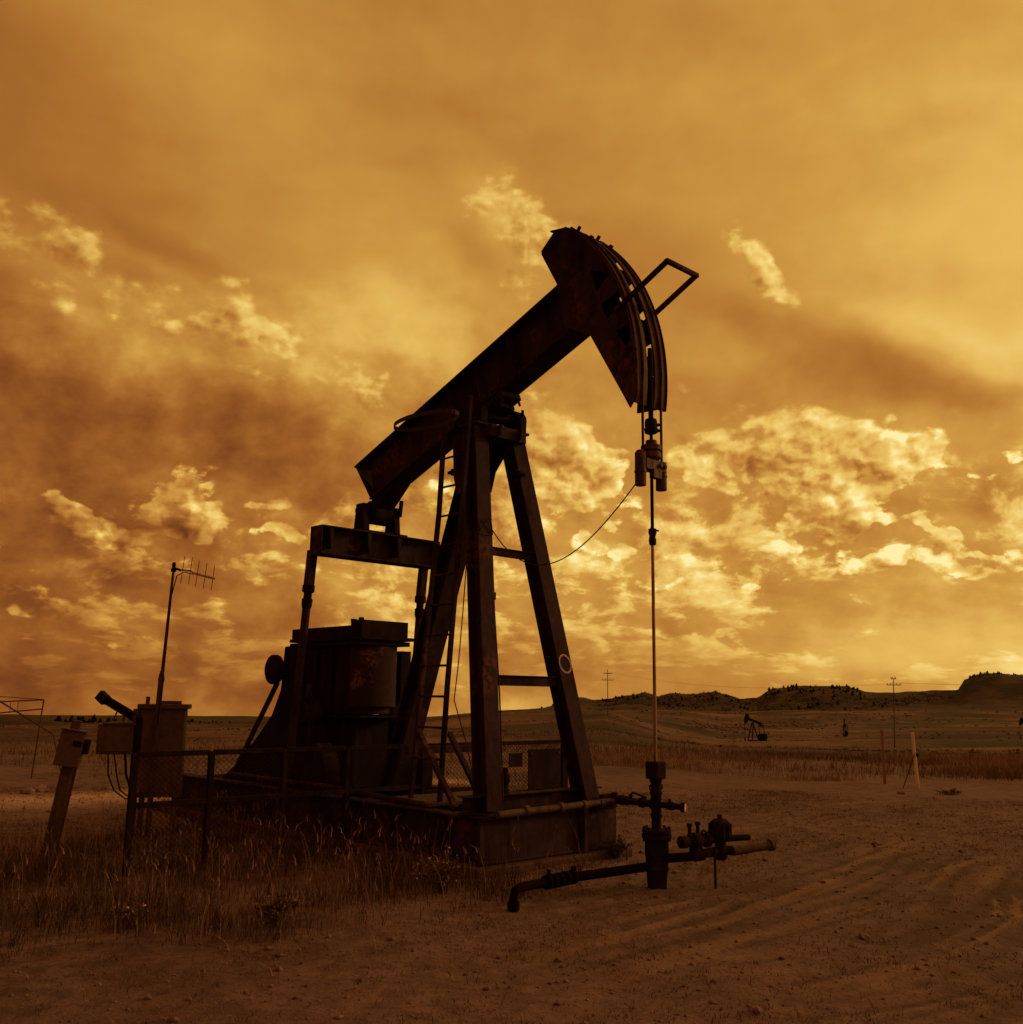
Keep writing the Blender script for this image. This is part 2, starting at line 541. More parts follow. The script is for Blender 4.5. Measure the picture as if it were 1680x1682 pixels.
def cyl(bm, p, q, r, n=20, r2=None):
    tube(bm, [p, q], [r, r if r2 is None else r2], n)


def stack(bm, p, d, prof, n=20):
    """turned shape: prof = [(distance along d, radius), ...]"""
    p, d = Vector(p), Vector(d).normalized()
    pts, rs = [], []
    x, y, _ = basis(d)
    rings = [[bm.verts.new(p + d * t + (x * math.cos(2 * math.pi * k / n) + y * math.sin(2 * math.pi * k / n)) * r) for k in range(n)] for t, r in prof]
    for a, b in zip(rings, rings[1:]):
        for k in range(n):
            bm.faces.new((a[k], a[(k + 1) % n], b[(k + 1) % n], b[k]))
    bm.faces.new(rings[0][::-1])
    bm.faces.new(rings[-1])


def ring(bm, c, R0, r, axis, n=28, m=6, a0=0, a1=2 * math.pi):
    c = Vector(c)
    x, y, _ = basis(Vector(axis))
    full = abs(a1 - a0 - 2 * math.pi) < 1e-6
    k = n if full else n + 1
    pts = [c + (x * math.cos(a0 + (a1 - a0) * i / n) + y * math.sin(a0 + (a1 - a0) * i / n)) * R0 for i in range(k)]
    if full:
        pts.append(pts[0] + (pts[1] - pts[0]) * 1e-3)
    tube(bm, pts, r, m)


def ibeam(bm, p, q, depth, width, side, tf=0.014, tw=0.012):
    """rolled beam; `side` = direction the web stands along (depth)"""
    p, q, side = Vector(p), Vector(q), Vector(side)
    d = (q - p).normalized()
    side = (side - d * side.dot(d)).normalized()
    for s in (-1, 1):
        o = side * s * (depth / 2 - tf / 2)
        bar(bm, p + o, q + o, width, tf, side)
    bar(bm, p, q, tw, depth - 2 * tf - 0.001, side)


def prism(bm, outline, y0, y1, holes=(), to3=lambda a, b, y: Vector((a, y, b))):
    """flat plate: outline (and holes) in a plane, thickness y0..y1"""
    cu = bpy.data.curves.new('tmp', 'CURVE')
    cu.dimensions = '2D'
    cu.fill_mode = 'BOTH'
    for ol in (outline, *holes):
        sp = cu.splines.new('POLY')
        sp.points.add(len(ol) - 1)
        for pt, (a, b) in zip(sp.points, ol):
            pt.co = (a, b, 0, 1)
        sp.use_cyclic_u = True
    cu.extrude = 0.5
    ob = bpy.data.objects.new('tmp', cu)
    me = bpy.data.meshes.new_from_object(ob)
    vs = [bm.verts.new(to3(v.co.x, v.co.y, y0 + (v.co.z + 0.5) * (y1 - y0))) for v in me.vertices]
    for p in me.polygons:
        try:
            bm.faces.new([vs[i] for i in p.vertices])
        except ValueError:
            pass
    bpy.data.objects.remove(ob)
    bpy.data.curves.remove(cu)
    bpy.data.meshes.remove(me)


def obj(name, bm, mat, parent=None, smooth=False, bevel=0.0, label=None, kind=None):
    bmesh.ops.remove_doubles(bm, verts=bm.verts, dist=1e-5)
    bmesh.ops.recalc_face_normals(bm, faces=bm.faces)
    me = bpy.data.meshes.new(name)
    bm.to_mesh(me)
    bm.free()
    me.materials.append(mat)
    o = bpy.data.objects.new(name, me)
    COL.objects.link(o)
    if parent:
        o.parent = parent
    if smooth:
        me.polygons.foreach_set('use_smooth', [True] * len(me.polygons))
        me.set_sharp_from_angle(angle=R(35))
    if bevel:
        bv = o.modifiers.new('bevel', 'BEVEL')
        bv.width = bevel
        bv.segments = 1
        bv.limit_method = 'ANGLE'
        bv.angle_limit = R(50)
    if label:
        o['label'] = label
    if kind:
        o['kind'] = kind
    return o


def soup(name, verts, faces, mat, kind=None, parent=None):
    me = bpy.data.meshes.new(name)
    verts = np.asarray(verts, dtype=np.float32)
    faces = np.asarray(faces, dtype=np.int32)
    me.vertices.add(len(verts))
    me.vertices.foreach_set('co', verts.ravel())
    k = faces.shape[1]
    me.loops.add(faces.size)
    me.loops.foreach_set('vertex_index', faces.ravel())
    me.polygons.add(len(faces))
    me.polygons.foreach_set('loop_start', np.arange(0, faces.size, k, dtype=np.int32))
    me.polygons.foreach_set('loop_total', np.full(len(faces), k, dtype=np.int32))
    me.update()
    me.validate()
    me.materials.append(mat)
    o = bpy.data.objects.new(name, me)
    COL.objects.link(o)
    if kind:
        o['kind'] = kind
    if parent:
        o.parent = parent
    return o


def thing(name, label, cat, loc=(0, 0, 0), rotz=0.0, group=None):
    o = bpy.data.objects.new(name, None)
    COL.objects.link(o)
    o.empty_display_size = 0.2
    o.location = loc
    o.rotation_euler = (0, 0, rotz)
    o['label'] = label
    o['category'] = cat
    if group:
        o['group'] = group
    return o


def tag(o, label, cat, group=None):
    o['label'] = label
    o['category'] = cat
    if group:
        o['group'] = group
    return o


def dup(root, loc, rotz=0.0, scale=1.0, label=None):
    r = root.copy()
    COL.objects.link(r)
    r.location = loc
    r.rotation_euler = (0, 0, rotz)
    r.scale = (scale,) * 3
    if label:
        r['label'] = label
    for ch in root.children:
        c = ch.copy()
        COL.objects.link(c)
        c.parent = r
        for gch in ch.children:
            d = gch.copy()
            COL.objects.link(d)
            d.parent = c
    return r


# ------------------------------------------------------------------ numpy value noise
def _hash(ix, iy, seed):
    h = (ix.astype(np.int64) * 374761393 + iy.astype(np.int64) * 668265263 + seed * 1442695041) & 0xffffffff
    h = ((h ^ (h >> 13)) * 1274126177) & 0xffffffff
    return ((h ^ (h >> 16)) & 0xffff) / 65535.0


def vnoise(x, y, seed=0):
    ix, iy = np.floor(x), np.floor(y)
    fx, fy = x - ix, y - iy
    fx, fy = fx * fx * (3 - 2 * fx), fy * fy * (3 - 2 * fy)
    a, b = _hash(ix, iy, seed), _hash(ix + 1, iy, seed)
    c, d = _hash(ix, iy + 1, seed), _hash(ix + 1, iy + 1, seed)
    return (a + (b - a) * fx) * (1 - fy) + (c + (d - c) * fx) * fy - 0.5


def fbm(x, y, wave, octaves=4, seed=0):
    s, a, k = 0, 1.0, 1.0 / wave
    for i in range(octaves):
        s = s + a * vnoise(x * k, y * k, seed + i * 17)
        a *= 0.5
        k *= 2.03
    return s


# ------------------------------------------------------------------ terrain
# height of the far skyline: (azimuth, elevation) in degrees
SKYLINE = [(-46.31, -1.497), (-29.48, -1.432), (-26.79, -1.429), (-25.39, -1.518), (-22.79, -1.606), (-21.01, -1.506), (-19.17, -1.595), (-14.74, -1.605), (-4.69, -1.353), (-2.62, -0.991), (0.84, -0.777), (1.54, -0.632), (2.92, -0.375), (3.79, 0.08), (4.31, 0.018), (4.83, -0.146), (5.69, -0.032), (6.38, 0.215), (7.75, 0.436), (8.43, 0.139), (9.12, 0.384), (10.47, 0.367), (11.65, 0.616), (12.97, 0.196), (13.96, 0.241), (14.63, 0.747), (15.78, 0.858), (17.06, 0.935), (18.64, 0.883), (19.56, 0.567), (21.1, 0.582), (23.79, 0.703), (24.23, 0.769), (24.46, 1.272), (25.29, 1.587), (26.15, 1.65), (27.26, 1.527), (30.47, 1.379), (35.36, 0.956), (47.08, 0.748)]
# fall and rise of the land: tan of the angle below eye level, by azimuth column and distance row
LAND_R = [30, 60, 120, 200, 300, 450, 700, 1000]
LAND = {
    -180: [58, 50, 48, 44, 40, 36, 32, 30], -60: [90, 78, 70, 64, 60, 56, 52, 50],
    -30: [91, 79, 71, 65, 60, 57, 55, 54], -14: [91, 78, 69, 62, 57, 54, 52, 51],
    -6: [91, 75, 63, 54, 46, 40, 37, 35], 1: [91, 72, 55, 42, 31, 27, 25, 22],
    5.5: [91, 72, 52, 34, 25, 23, 21, 18], 9: [91, 80, 72, 64, 56, 42, 26, 16],
    12: [91, 84, 80, 76, 71, 56, 36, 16], 18: [91, 84, 79, 74, 69, 53, 34, 17],
    24: [91, 82, 74, 66, 58, 46, 30, 10], 30: [91, 80, 70, 60, 50, 40, 26, 8], 60: [90, 76, 64, 54, 44, 36, 24, 8], 180: [58, 50, 48, 44, 40, 36, 32, 30]}
_az = np.array(sorted(LAND))
_tab = np.array([LAND[a] for a in _az]) / 1618.0
_skx = np.array([p[0] for p in SKYLINE])
_sky = np.array([math.tan(math.radians(p[1])) for p in SKYLINE])
TRACKS = [[(14.32, 20.53), (9.26, 18.33), (6.8, 17.12), (4.14, 14.92), (2.31, 12.33), (1.46, 10.04), (1.25, 7.96)],
          [(-0.54, 7.13), (1.03, 8.85), (2.44, 9.95), (3.94, 11.77), (5.6, 13.74), (7.71, 15.3), (10.71, 16.86)],
          [(0.04, 6.06), (0.65, 6.59), (1.67, 6.85), (2.69, 7.47), (3.84, 8.54), (5.14, 10.31), (6.54, 12.46)],
          [(0.22, 5.45), (1.09, 5.93), (2.1, 6.39), (2.96, 6.99), (4.13, 8.34), (5.91, 10.36)],
          [(5.16, 10.84), (4.7, 9.64), (4.19, 8.57), (3.7, 7.71), (3.17, 7.0)],
          [(-0.49, 6.54), (0.92, 7.21), (1.96, 8.0), (2.99, 8.98), (3.96, 10.22), (4.85, 11.84), (5.47, 13.43)],
          [(6.51, 12.97), (5.21, 12.1), (3.28, 10.17), (1.81, 8.42), (0.71, 7.2), (-0.45, 6.04), (-1.32, 5.39)]]
ROAD = [(-30, 1.5), (-14, 12.1), (-7.2, 16.5), (-4.2, 18.6), (-1.5, 20.6)]


def seg_dist(x, y, line):
    best = np.full(np.shape(x), 1e9)
    for (ax, ay), (bx, by) in zip(line, line[1:]):
        dx, dy = bx - ax, by - ay
        t = np.clip(((x - ax) * dx + (y - ay) * dy) / (dx * dx + dy * dy), 0, 1)
        best = np.minimum(best, np.hypot(x - ax - t * dx, y - ay - t * dy))
    return best


def smooth_line(pts, n=6):
    out = []
    P = [np.array(p, float) for p in pts]
    P = [2 * P[0] - P[1]] + P + [2 * P[-1] - P[-2]]
    for i in range(1, len(P) - 2):
        for t in np.linspace(0, 1, n, endpoint=False):
            a, b, c, d = P[i - 1], P[i], P[i + 1], P[i + 2]
            out.append(tuple(0.5 * (2 * b + (c - a) * t + (2 * a - 5 * b + 4 * c - d) * t * t + (3 * b - a - 3 * c + d) * t ** 3)))
    out.append(tuple(P[-2]))
    return out


TRACKS = [smooth_line(t) for t in TRACKS]
GROUND_Z = -0.05


def rut_mask(x, y):
    m = np.zeros(np.shape(x))
    near = np.hypot(x, y) < 45
    if near.any():
        xs, ys = x[near], y[near]
        v = np.zeros(xs.shape)
        for t in TRACKS:
            d = seg_dist(xs, ys, t)
            e = np.minimum(np.hypot(xs - t[0][0], ys - t[0][1]), np.hypot(xs - t[-1][0], ys - t[-1][1]))
            e = np.clip((e - .3) / 2, 0, 1)
            v = np.maximum(v, e * np.exp(-((d - 0.12) / 0.08) ** 2))
            v = np.maximum(v, e * 0.8 * np.exp(-((d - 0.36) / 0.08) ** 2))
        m[near] = v * np.clip(0.55 + 1.6 * fbm(xs, ys, 1.7, 3, 91), 0, 1)
    return m


def streaks(x, y):
    """fine long scuffs running along the wheel tracks, -1..1"""
    out = np.zeros(np.shape(x))
    near = (np.hypot(x, y) < 34) & (y > 2)
    if not near.any():
        return out
    xs, ys = x[near], y[near]
    acc = np.zeros(xs.shape)
    for k, line in enumerate(TRACKS):
        best = np.full(xs.shape, 1e9)
        sd = np.zeros(xs.shape)
        al = np.zeros(xs.shape)
        L0 = 0.0
        for (ax, ay), (bx, by) in zip(line, line[1:]):
            dx, dy = bx - ax, by - ay
            ln = math.hypot(dx, dy)
            t = np.clip(((xs - ax) * dx + (ys - ay) * dy) / (ln * ln), 0, 1)
            ex, ey = xs - ax - t * dx, ys - ay - t * dy
            d = np.hypot(ex, ey)
            m = d < best
            best = np.where(m, d, best)
            sd = np.where(m, np.sign(dx * ey - dy * ex) * d, sd)
            al = np.where(m, L0 + t * ln, al)
            L0 += ln
        wnd = np.exp(-(best / 0.85) ** 4) * np.clip(np.minimum(al, L0 - al) / 2.2, 0, 1)
        v = (.9 * vnoise(sd * 2.0 + 50, al * .28 + k * 9, 300 + k) + 2.0 * vnoise(sd * 13 + 90, al * .45, 400 + k)) * (.95 + 1.6 * vnoise(xs * .9, ys * .9, 77 + k))
        acc = np.where(np.abs(v) * wnd > np.abs(acc), v * wnd, acc)
    out[near] = np.clip(acc, -1, 1)
    return out


def height(x, y):
    x, y = np.atleast_1d(np.asarray(x, float)), np.atleast_1d(np.asarray(y, float))
    r = np.hypot(x, y)
    az = np.degrees(np.arctan2(x, y))
    # tangent below eye level at each table distance, linear in azimuth
    cols = np.stack([np.interp(az, _az, _tab[:, j]) for j in range(_tab.shape[1])], -1)
    zk = EYE - cols * np.array(LAND_R)
    zk[..., 0] = GROUND_Z
    top = np.interp(az, _skx, _sky)
    crest = EYE + top * 1250 - 1.5
    kn = np.array([0.0, 22.0] + LAND_R + [1250, 1500, 2600, 9000])
    g0 = np.full(r.shape, GROUND_Z)
    zs = np.stack([g0, g0] + [zk[..., j] for j in range(zk.shape[-1])] + [crest, crest - 12, crest - 60, crest - 160], -1)
    idx = np.clip(np.searchsorted(kn, r, side='right') - 1, 0, len(kn) - 2)
    a = kn[idx]
    b = kn[idx + 1]
    t = np.clip((r - a) / (b - a), 0, 1)
    t = np.where(r > 900, t * t * (3 - 2 * t), t)
    z = np.take_along_axis(zs, idx[..., None], -1)[..., 0] * (1 - t) + np.take_along_axis(zs, (idx + 1)[..., None], -1)[..., 0] * t
    w = np.clip((r - 45) / 100, 0, 1)
    z = z + w * 2.4 * fbm(x, y, 85, 3, 5) + w * .8 * fbm(x, y, 30, 2, 6)
    w2 = np.clip((r - 200) / 500, 0, 1)
    z = z + w2 * 5 * fbm(x, y, 210, 4, 9)
    w3 = np.clip((r - 950) / 150, 0, 1) * np.clip((az + 4) / 6, 0.25, 1)
    z = z + w3 * (6.0 * (np.abs(fbm(x, y, 60, 4, 23)) - .22))
    # trodden and weathered surface close by
    n = np.clip((60 - r) / 30, 0, 1)
    z = z + n * (0.05 * fbm(x, y, 2.6, 3, 31) + 0.030 * fbm(x, y, 0.55, 3, 37))
    z = z + n * 0.10 * np.clip(1 - seg_dist(x, y, [(-1.2, 8.3), (1.0, 10.5)]) / 1.2, 0, 1) ** 2 * 0.6
    z = z - n * 0.03 * rut_mask(x, y) + n * 0.003 * streaks(x, y)
    return z


def gz(x, y):
    return float(height(x, y)[0])


def build_ground():
    az = np.concatenate([np.linspace(-180, -36, 50, endpoint=False), np.linspace(-36, 36, 420, endpoint=False), np.linspace(36, 180, 50)])
    rr = np.concatenate([[0.0, 0.8], np.geomspace(1.6, 40, 330), np.geomspace(40.8, 1600, 190), np.geomspace(1650, 9000, 14)])
    A, Rr = np.meshgrid(np.radians(az), rr)
    X, Y = Rr * np.sin(A), Rr * np.cos(A)
    Z = height(X.ravel(), Y.ravel()).reshape(X.shape)
    nr, na = X.shape
    i, j = np.meshgrid(np.arange(nr - 1), np.arange(na - 1), indexing='ij')
    q = (i * na + j).ravel()
    faces = np.stack([q, q + 1, q + na + 1, q + na], -1)
    faces = faces[(faces[:, 0] // na) > 0]
    me_v = np.stack([X.ravel(), Y.ravel(), Z.ravel()], -1)
    keep0 = np.arange(na, nr * na)
    cap_c = len(me_v)
    o = soup('ground', me_v, faces[:, ::-1], ground_material(), 'structure')
    # marks left on it
    x, y = X.ravel(), Y.ravel()
    me = o.data
    for nm, val in (('rut', rut_mask(x, y)), ('streak', streaks(x, y) * .5 + .5),
                    ('road', np.clip(1.35 - seg_dist(x, y, ROAD) + 0.5 * fbm(x, y, 1.5, 3, 77), 0, 1)),
                    ('pad', np.clip((np.clip((18.5 - np.hypot(x - 5.5, y - 14.0)) / 3, 0, 1) * np.clip((x * 0.9 - (y - 9.6) * 0.25 + 1.3) / 1.5, 0, 1)) + fbm(x, y, 2.2, 3, 55) * .5, 0, 1))):
        at = me.attributes.new(nm, 'FLOAT', 'POINT')
        if len(me.vertices) == len(val):
            at.data.foreach_set('value', val.astype(np.float32))
    me.polygons.foreach_set('use_smooth', [True] * len(me.polygons))
    return o


def ground_material():
    def build(g, b):
        geo = g.n('ShaderNodeNewGeometry')
        P = geo.outputs['Position']
        def att(n):
            a = g.n('ShaderNodeAttribute', attribute_name=n)
            return a.outputs['Fac']
        big, _ = g.noise(P, 0.010, 6, 0.6)
        mid, _ = g.noise(P, 0.35, 6, 0.62)
        sm, _ = g.noise(P, 5.0, 6, 0.65)
        fine, _ = g.noise(P, 42.0, 4, 0.6)
        soil = g.cmix(g.mr(sm, .35, .65, 0, 1), (0.146, 0.0949, 0.1361, 1), (0.213, 0.1401, 0.1884, 1))
        litter = g.cmix(g.mr(sm, .4, .6, 0, 1), (0.083, 0.0560, 0.0802, 1), (0.168, 0.1130, 0.1520, 1))
        near = g.cmix(g.mr(mid, .42, .60, 0, .85), soil, litter)
        pt, _ = g.noise(P, 0.16, 5, 0.6)
        near = g.cmix(1.0, near, g.ramp(pt, [(.40, (.58, .54, .56)), (.52, (.95, .95, .95)), (.62, (1.0, 1.0, 1.0))]), 'MULTIPLY')
        near = g.cmix(g.m('MULTIPLY', att('pad'), .55), near, soil)
        near = g.cmix(g.m('MULTIPLY', g.mr(fine, .60, .72, 0, 1), .55), near, (0.050, 0.0327, 0.0486, 1))
        md, _ = g.noise(P, 15.0, 6, 0.7)
        near = g.cmix(g.m('MULTIPLY', g.mr(md, .54, .64, 0, 1), .6), near, (0.057, 0.0357, 0.0501, 1))
        near = g.cmix(g.m('MULTIPLY', g.mr(md, .30, .42, 1, 0), .35), near, (0.251, 0.1623, 0.1899, 1))
        near = g.cmix(g.m('MULTIPLY', g.mr(fine, .28, .36, 1, 0), .35), near, (0.285, 0.1948, 0.2553, 1))
        # further out: bunch grass, sage and bare clay in patches
        far = g.cmix(g.mr(big, .42, .56, 0, 1), (0.162, 0.1039, 0.1247, 1), (0.074, 0.0454, 0.0608, 1))
        m2, _ = g.noise(g.v('MULTIPLY', P, (1.0, .75, 1)), 0.030, 7, 0.66)
        far = g.cmix(g.mr(m2, .50, .60, 0, .85), far, (0.042, 0.0259, 0.0364, 1))
        far = g.cmix(g.mr(m2, .34, .42, .65, 0), far, (0.225, 0.1406, 0.1596, 1))
        m6, _ = g.noise(P, 0.012, 4, 0.5)
        v6 = g.mr(m6, .44, .58, 1.18, .62)
        far = g.cmix(1.0, far, g.xyz(v6, v6, v6), 'MULTIPLY')
        m4, _ = g.noise(P, 0.16, 6, 0.7)
        far = g.cmix(g.mr(m4, .54, .64, 0, .6), far, (0.052, 0.0325, 0.0441, 1))
        far = g.cmix(1.0, far, (.86, .76, .80, 1), 'MULTIPLY')
        m3, _ = g.noise(P, 0.9, 5, 0.7)
        v3 = g.mr(m3, .3, .7, .72, 1.28)
        far = g.cmix(1.0, far, g.xyz(v3, v3, v3), 'MULTIPLY')
        px, py, pz = g.sep(P)
        r = g.v('LENGTH', P)
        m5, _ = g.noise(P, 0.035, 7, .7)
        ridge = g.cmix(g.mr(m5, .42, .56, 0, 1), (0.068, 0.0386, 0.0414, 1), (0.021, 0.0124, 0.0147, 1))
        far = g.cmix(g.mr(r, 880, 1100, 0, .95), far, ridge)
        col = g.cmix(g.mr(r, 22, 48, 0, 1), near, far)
        col = g.cmix(g.m('MULTIPLY', att('rut'), .72), col, (0.096, 0.0623, 0.0900, 1))
        col = g.cmix(g.m('MULTIPLY', g.mr(att('streak'), .58, .95, 0, 1), .65), col, (0.242, 0.1639, 0.1661, 1))
        col = g.cmix(g.m('MULTIPLY', g.mr(att('streak'), .42, .05, 0, 1), .65), col, (0.073, 0.0457, 0.0489, 1))
        col = g.cmix(g.m('MULTIPLY', att('road'), .9), col, (0.482, 0.3425, 0.3907, 1))
        g.set(b.inputs['Base Color'], col)
        b.inputs['Specular IOR Level'].default_value = 0.15
        bp = g.n('ShaderNodeBump')
        bp.inputs['Strength'].default_value = 0.9
        bp.inputs['Distance'].default_value = 0.03
        hgt = g.m('ADD', g.m('MULTIPLY', sm, 1.0), g.m('MULTIPLY', fine, 0.35))
        g.set(bp.inputs['Height'], hgt)
        g.set(b.inputs['Normal'], bp.outputs[0])
    return material('prairie_ground', build, 0.95)


ground = build_ground()


# ------------------------------------------------------------------ the pump jack
# its own frame: u toward the well, v across (away from the camera), z up; the well stands at u = v = 0
YAW = 0.81182
WELL = Vector((1.392, 9.580, 0))
FR = Vector((math.cos(YAW), -math.sin(YAW), 0))
LA = Vector((math.sin(YAW), math.cos(YAW), 0))


def site(u, v, z=0.0):
    return WELL + FR * u + LA * v + Vector((0, 0, z))


U0 = -4.6


def L(u, v, z):
    return Vector((u - U0, v, z))


jack = thing('pump_jack', 'large dark pump jack filling the middle, its horse head raised over the well', 'pump jack', site(U0, 0, 0), -YAW)
UP = Vector((0, 0, 1))
X1, Y1 = Vector((1, 0, 0)), Vector((0, 1, 0))


def P(name, bm, mat=None, parent=None, **k):
    k.setdefault('bevel', 0.004)
    return obj(name, bm, mat or M_PAINT, parent or jack, **k)


def N():
    return bmesh.new()


# --- skid and base box
bm = N()
for v in (-0.88, 0.88):
    ibeam(bm, L(-8.1, v, .27), L(-1.40, v, .27), .44, .20, UP, .02, .016)
for u in (-8.0, -6.6, -5.3, -3.9, -2.6):
    bar(bm, L(u, -.86, .27), L(u, .86, .27), .12, .36)
skid = P('skid', bm)
bm = N()
box(bm, L(-1.395, 0, 0).x, L(-1.345, 0, 0).x, -1.005, 1.005, .05, .495)
bar(bm, L(-1.335, -1.0, .485), L(-1.335, 1.0, .485), .03, .035)
bar(bm, L(-1.335, -1.0, .075), L(-1.335, 1.0, .075), .04, .03)
fp = P('front_plate', bm)
bm = N()
bar(bm, L(-1.32, .42, .05), L(-1.32, .42, .50), .06, .13, X1)
P('stiffener', bm, parent=fp)
bm = N()
ibeam(bm, L(-1.62, -1.0, .585), L(-1.62, 1.0, .585), .175, .16, UP, .014, .012)
P('cross_sill', bm)
# tread deck behind the post, with planks
for i in range(4):
    bm = N()
    u = -2.45 - i * .215
    bar(bm, L(u, -.84, .515), L(u, .84, .515), .19, .035)
    P('deck_board', bm, M_WOOD)

# --- samson post
FT = dict(u0=-1.43, u1=-2.25, v0=.735, v1=.285, z0=.50, z1=4.74)


def post(t, s, du=0.0):
    return L(FT['u0'] + (FT['u1'] - FT['u0']) * t + du, s * (FT['v0'] + (FT['v1'] - FT['v0']) * t), FT['z0'] + (FT['z1'] - FT['z0']) * t)


def post_z(z, s):
    return post((z - FT['z0']) / (FT['z1'] - FT['z0']), s)


for s in (-1, 1):
    bm = N()
    ibeam(bm, post(0, s, -.10), post(1, s, -.10), .21, .215, X1, .016, .014)
    lg = P('front_leg', bm)
    bm = N()
    bar(bm, post(0, s, -.09) - UP * .02, post(0, s, -.09) + UP * .012, .30, .34, X1)
    P('foot_plate', bm, parent=lg)
# hoop of white paint on the far front leg
c = post_z(2.02, 1) + X1 * .010
ax = (post(1, 1) - post(0, 1)).normalized()
bm = N()
nx = Y1.cross(ax).normalized()
pts = []
for k in range(29):
    a = 2 * math.pi * k / 28
    pts.append(c + Y1 * math.cos(a) * .092 + ax * math.sin(a) * .10)
for k in range(28):
    d = (pts[k + 1] - pts[k])
    o = d.cross(nx).normalized() * .011
    vs = [bm.verts.new(p + nx * .0) for p in (pts[k] - o, pts[k + 1] - o, pts[k + 1] + o, pts[k] + o)]
    bm.faces.new(vs)
bmesh.ops.solidify(bm, geom=bm.faces[:], thickness=.002)
P('painted_ring', bm, M_CHALK, bevel=0, label='white ring sprayed on the far front leg')
for z, h in ((3.24, .085), (1.815, .105)):
    bm = N()
    a, b = post_z(z, -1), post_z(z, 1)
    bar(bm, a + Y1 * .10 - X1 * .1, b - Y1 * .10 - X1 * .1, h * .5, h)
    bar(bm, a + Y1 * .10 - X1 * .1 + UP * (h / 2), b - Y1 * .10 - X1 * .1 + UP * (h / 2), h * 1.1, .012)
    P('cross_brace', bm)
bm = N()
ibeam(bm, L(-2.56, 0, 4.62), L(-4.07, 0, .50), .25, .26, X1, .016, .014)
rl = P('rear_leg', bm)
bm = N()
bar(bm, L(-4.07, 0, .50), L(-4.07, 0, .53), .36, .36, X1)
P('foot_plate', bm, parent=rl)
# low diagonal braces from the rear legs
for a_, b_ in (((-2.95, -.55, 1.30), (-1.95, -.80, .52)), ((-2.95, -.06, 1.22), (-2.02, -.40, .60))):
    bm = N()
    bar(bm, L(*a_), L(*b_), .055, .055)
    P('diagonal_brace', bm)
bm = N()
bar(bm, L(-3.02, -.62, 1.04), L(-3.02, .62, 1.04), .06, .08)
P('tie_bar', bm)
# head of the post: top plate, saddle bearing
bm = N()
bar(bm, L(-2.36, -.40, 4.745), L(-2.36, .44, 4.745), .34, .03)
bar(bm, L(-2.30, -.26, 4.66), L(-2.30, .30, 4.66), .40, .14)
P('post_cap', bm)
bm = N()
cyl(bm, L(-2.33, -.38, 4.90), L(-2.33, .42, 4.90), .075, 20)
for v0, v1 in ((-.36, -.24), (.26, .40)):
    cyl(bm, L(-2.33, v0, 4.90), L(-2.33, v1, 4.90), .135, 24)
    bar(bm, L(-2.33, (v0 + v1) / 2, 4.76), L(-2.33, (v0 + v1) / 2, 4.94), .30, .10, Y1)
    for du in (-.13, .13):
        cyl(bm, L(-2.33 + du, (v0 + v1) / 2, 4.76), L(-2.33 + du, (v0 + v1) / 2, 5.03), .018, 8)
P('saddle_bearing', bm, M_DARK, smooth=True)
# deep gusset plates hanging from the cap on both sides
for v in (-.16, .16):
    bm = N()
    prism(bm, [(-2.90 - U0, 4.72), (-2.02 - U0, 4.72), (-2.04 - U0, 4.62), (-2.30 - U0, 4.48), (-2.48 - U0, 4.28), (-2.55 - U0, 4.05), (-2.80 - U0, 4.0), (-2.86 - U0, 4.22)], v - .012, v + .012)
    P('gusset', bm)
for p_, d_ in (((-2.86, -.12, 4.30), (-1, -.25, 0)), ((-2.02, .06, 4.16), (1, .25, -.1))):
    bm = N()
    p0 = L(*p_)
    dv = Vector(d_).normalized()
    cyl(bm, p0 - dv * .10, p0 + dv * .13, .022, 8)
    cyl(bm, p0 + dv * .03, p0 + dv * .075, .048, 6)
    cyl(bm, p0 - UP * .07, p0 + UP * .08, .018, 8)
    P('clamp_bolt', bm, M_DARK)

# --- walking beam
TH = R(20.9)
BC = Vector((-2.326 - U0, 0, 5.395))
E1 = Vector((math.cos(TH), 0, math.sin(TH)))
E2 = Vector((-math.sin(TH), 0, math.cos(TH)))


def B(s, t, v=0.0):
    return BC + E1 * s + E2 * t + Y1 * v


beam = None
bm = N()
bar(bm, B(-2.60, 0), B(1.80, 0), .016, .574, E2)
beam = P('walking_beam', bm)
for t, nm in ((.298, 'top_flange'), (-.298, 'bottom_flange')):
    bm = N()
    bar(bm, B(-2.74 if t > 0 else -2.56, t), B(1.80, t), .31, .024, E2)
    P(nm, bm, parent=beam)
bm = N()
bar(bm, B(-2.72, .284), B(-2.55, -.284), .28, .014, E1)
P('end_plate', bm, M_DARK, parent=beam)
for s_ in (-.72, -.20, .42):
    for v in (-.078, .078):
        bm = N()
        bar(bm, B(s_, -.284, v), B(s_, .284, v), .135, .012, E1)
        P('web_stiffener', bm, parent=beam)
bm = N()
bar(bm, B(-.42, -.36), B(.16, -.36), .30, .08, E2)
bar(bm, B(-.34, -.43), B(.06, -.43), .22, .10, E2)
for s_ in (-.36, -.16, .0, .12):
    for v in (-.14, .14):
        cyl(bm, B(s_, -.46, v), B(s_, -.24, v), .016, 6)
P('saddle_clamp', bm, M_DARK, parent=beam)
bm = N()
bar(bm, B(.34, .325), B(.46, .325), .08, .05, E2)
cyl(bm, B(.40, .34), B(.40, .39), .022, 8)
P('lug', bm, parent=beam)

# --- horse head
PIV = Vector((-2.33 - U0, 0, 4.87))
RAD = 2.345


def HH(r, a, v=0.0):
    return PIV + Vector((math.cos(R(a)) * r, v, math.sin(R(a)) * r))


def arc(r, a0, a1, n):
    return [HH(r, a0 + (a1 - a0) * i / n) for i in range(n + 1)]


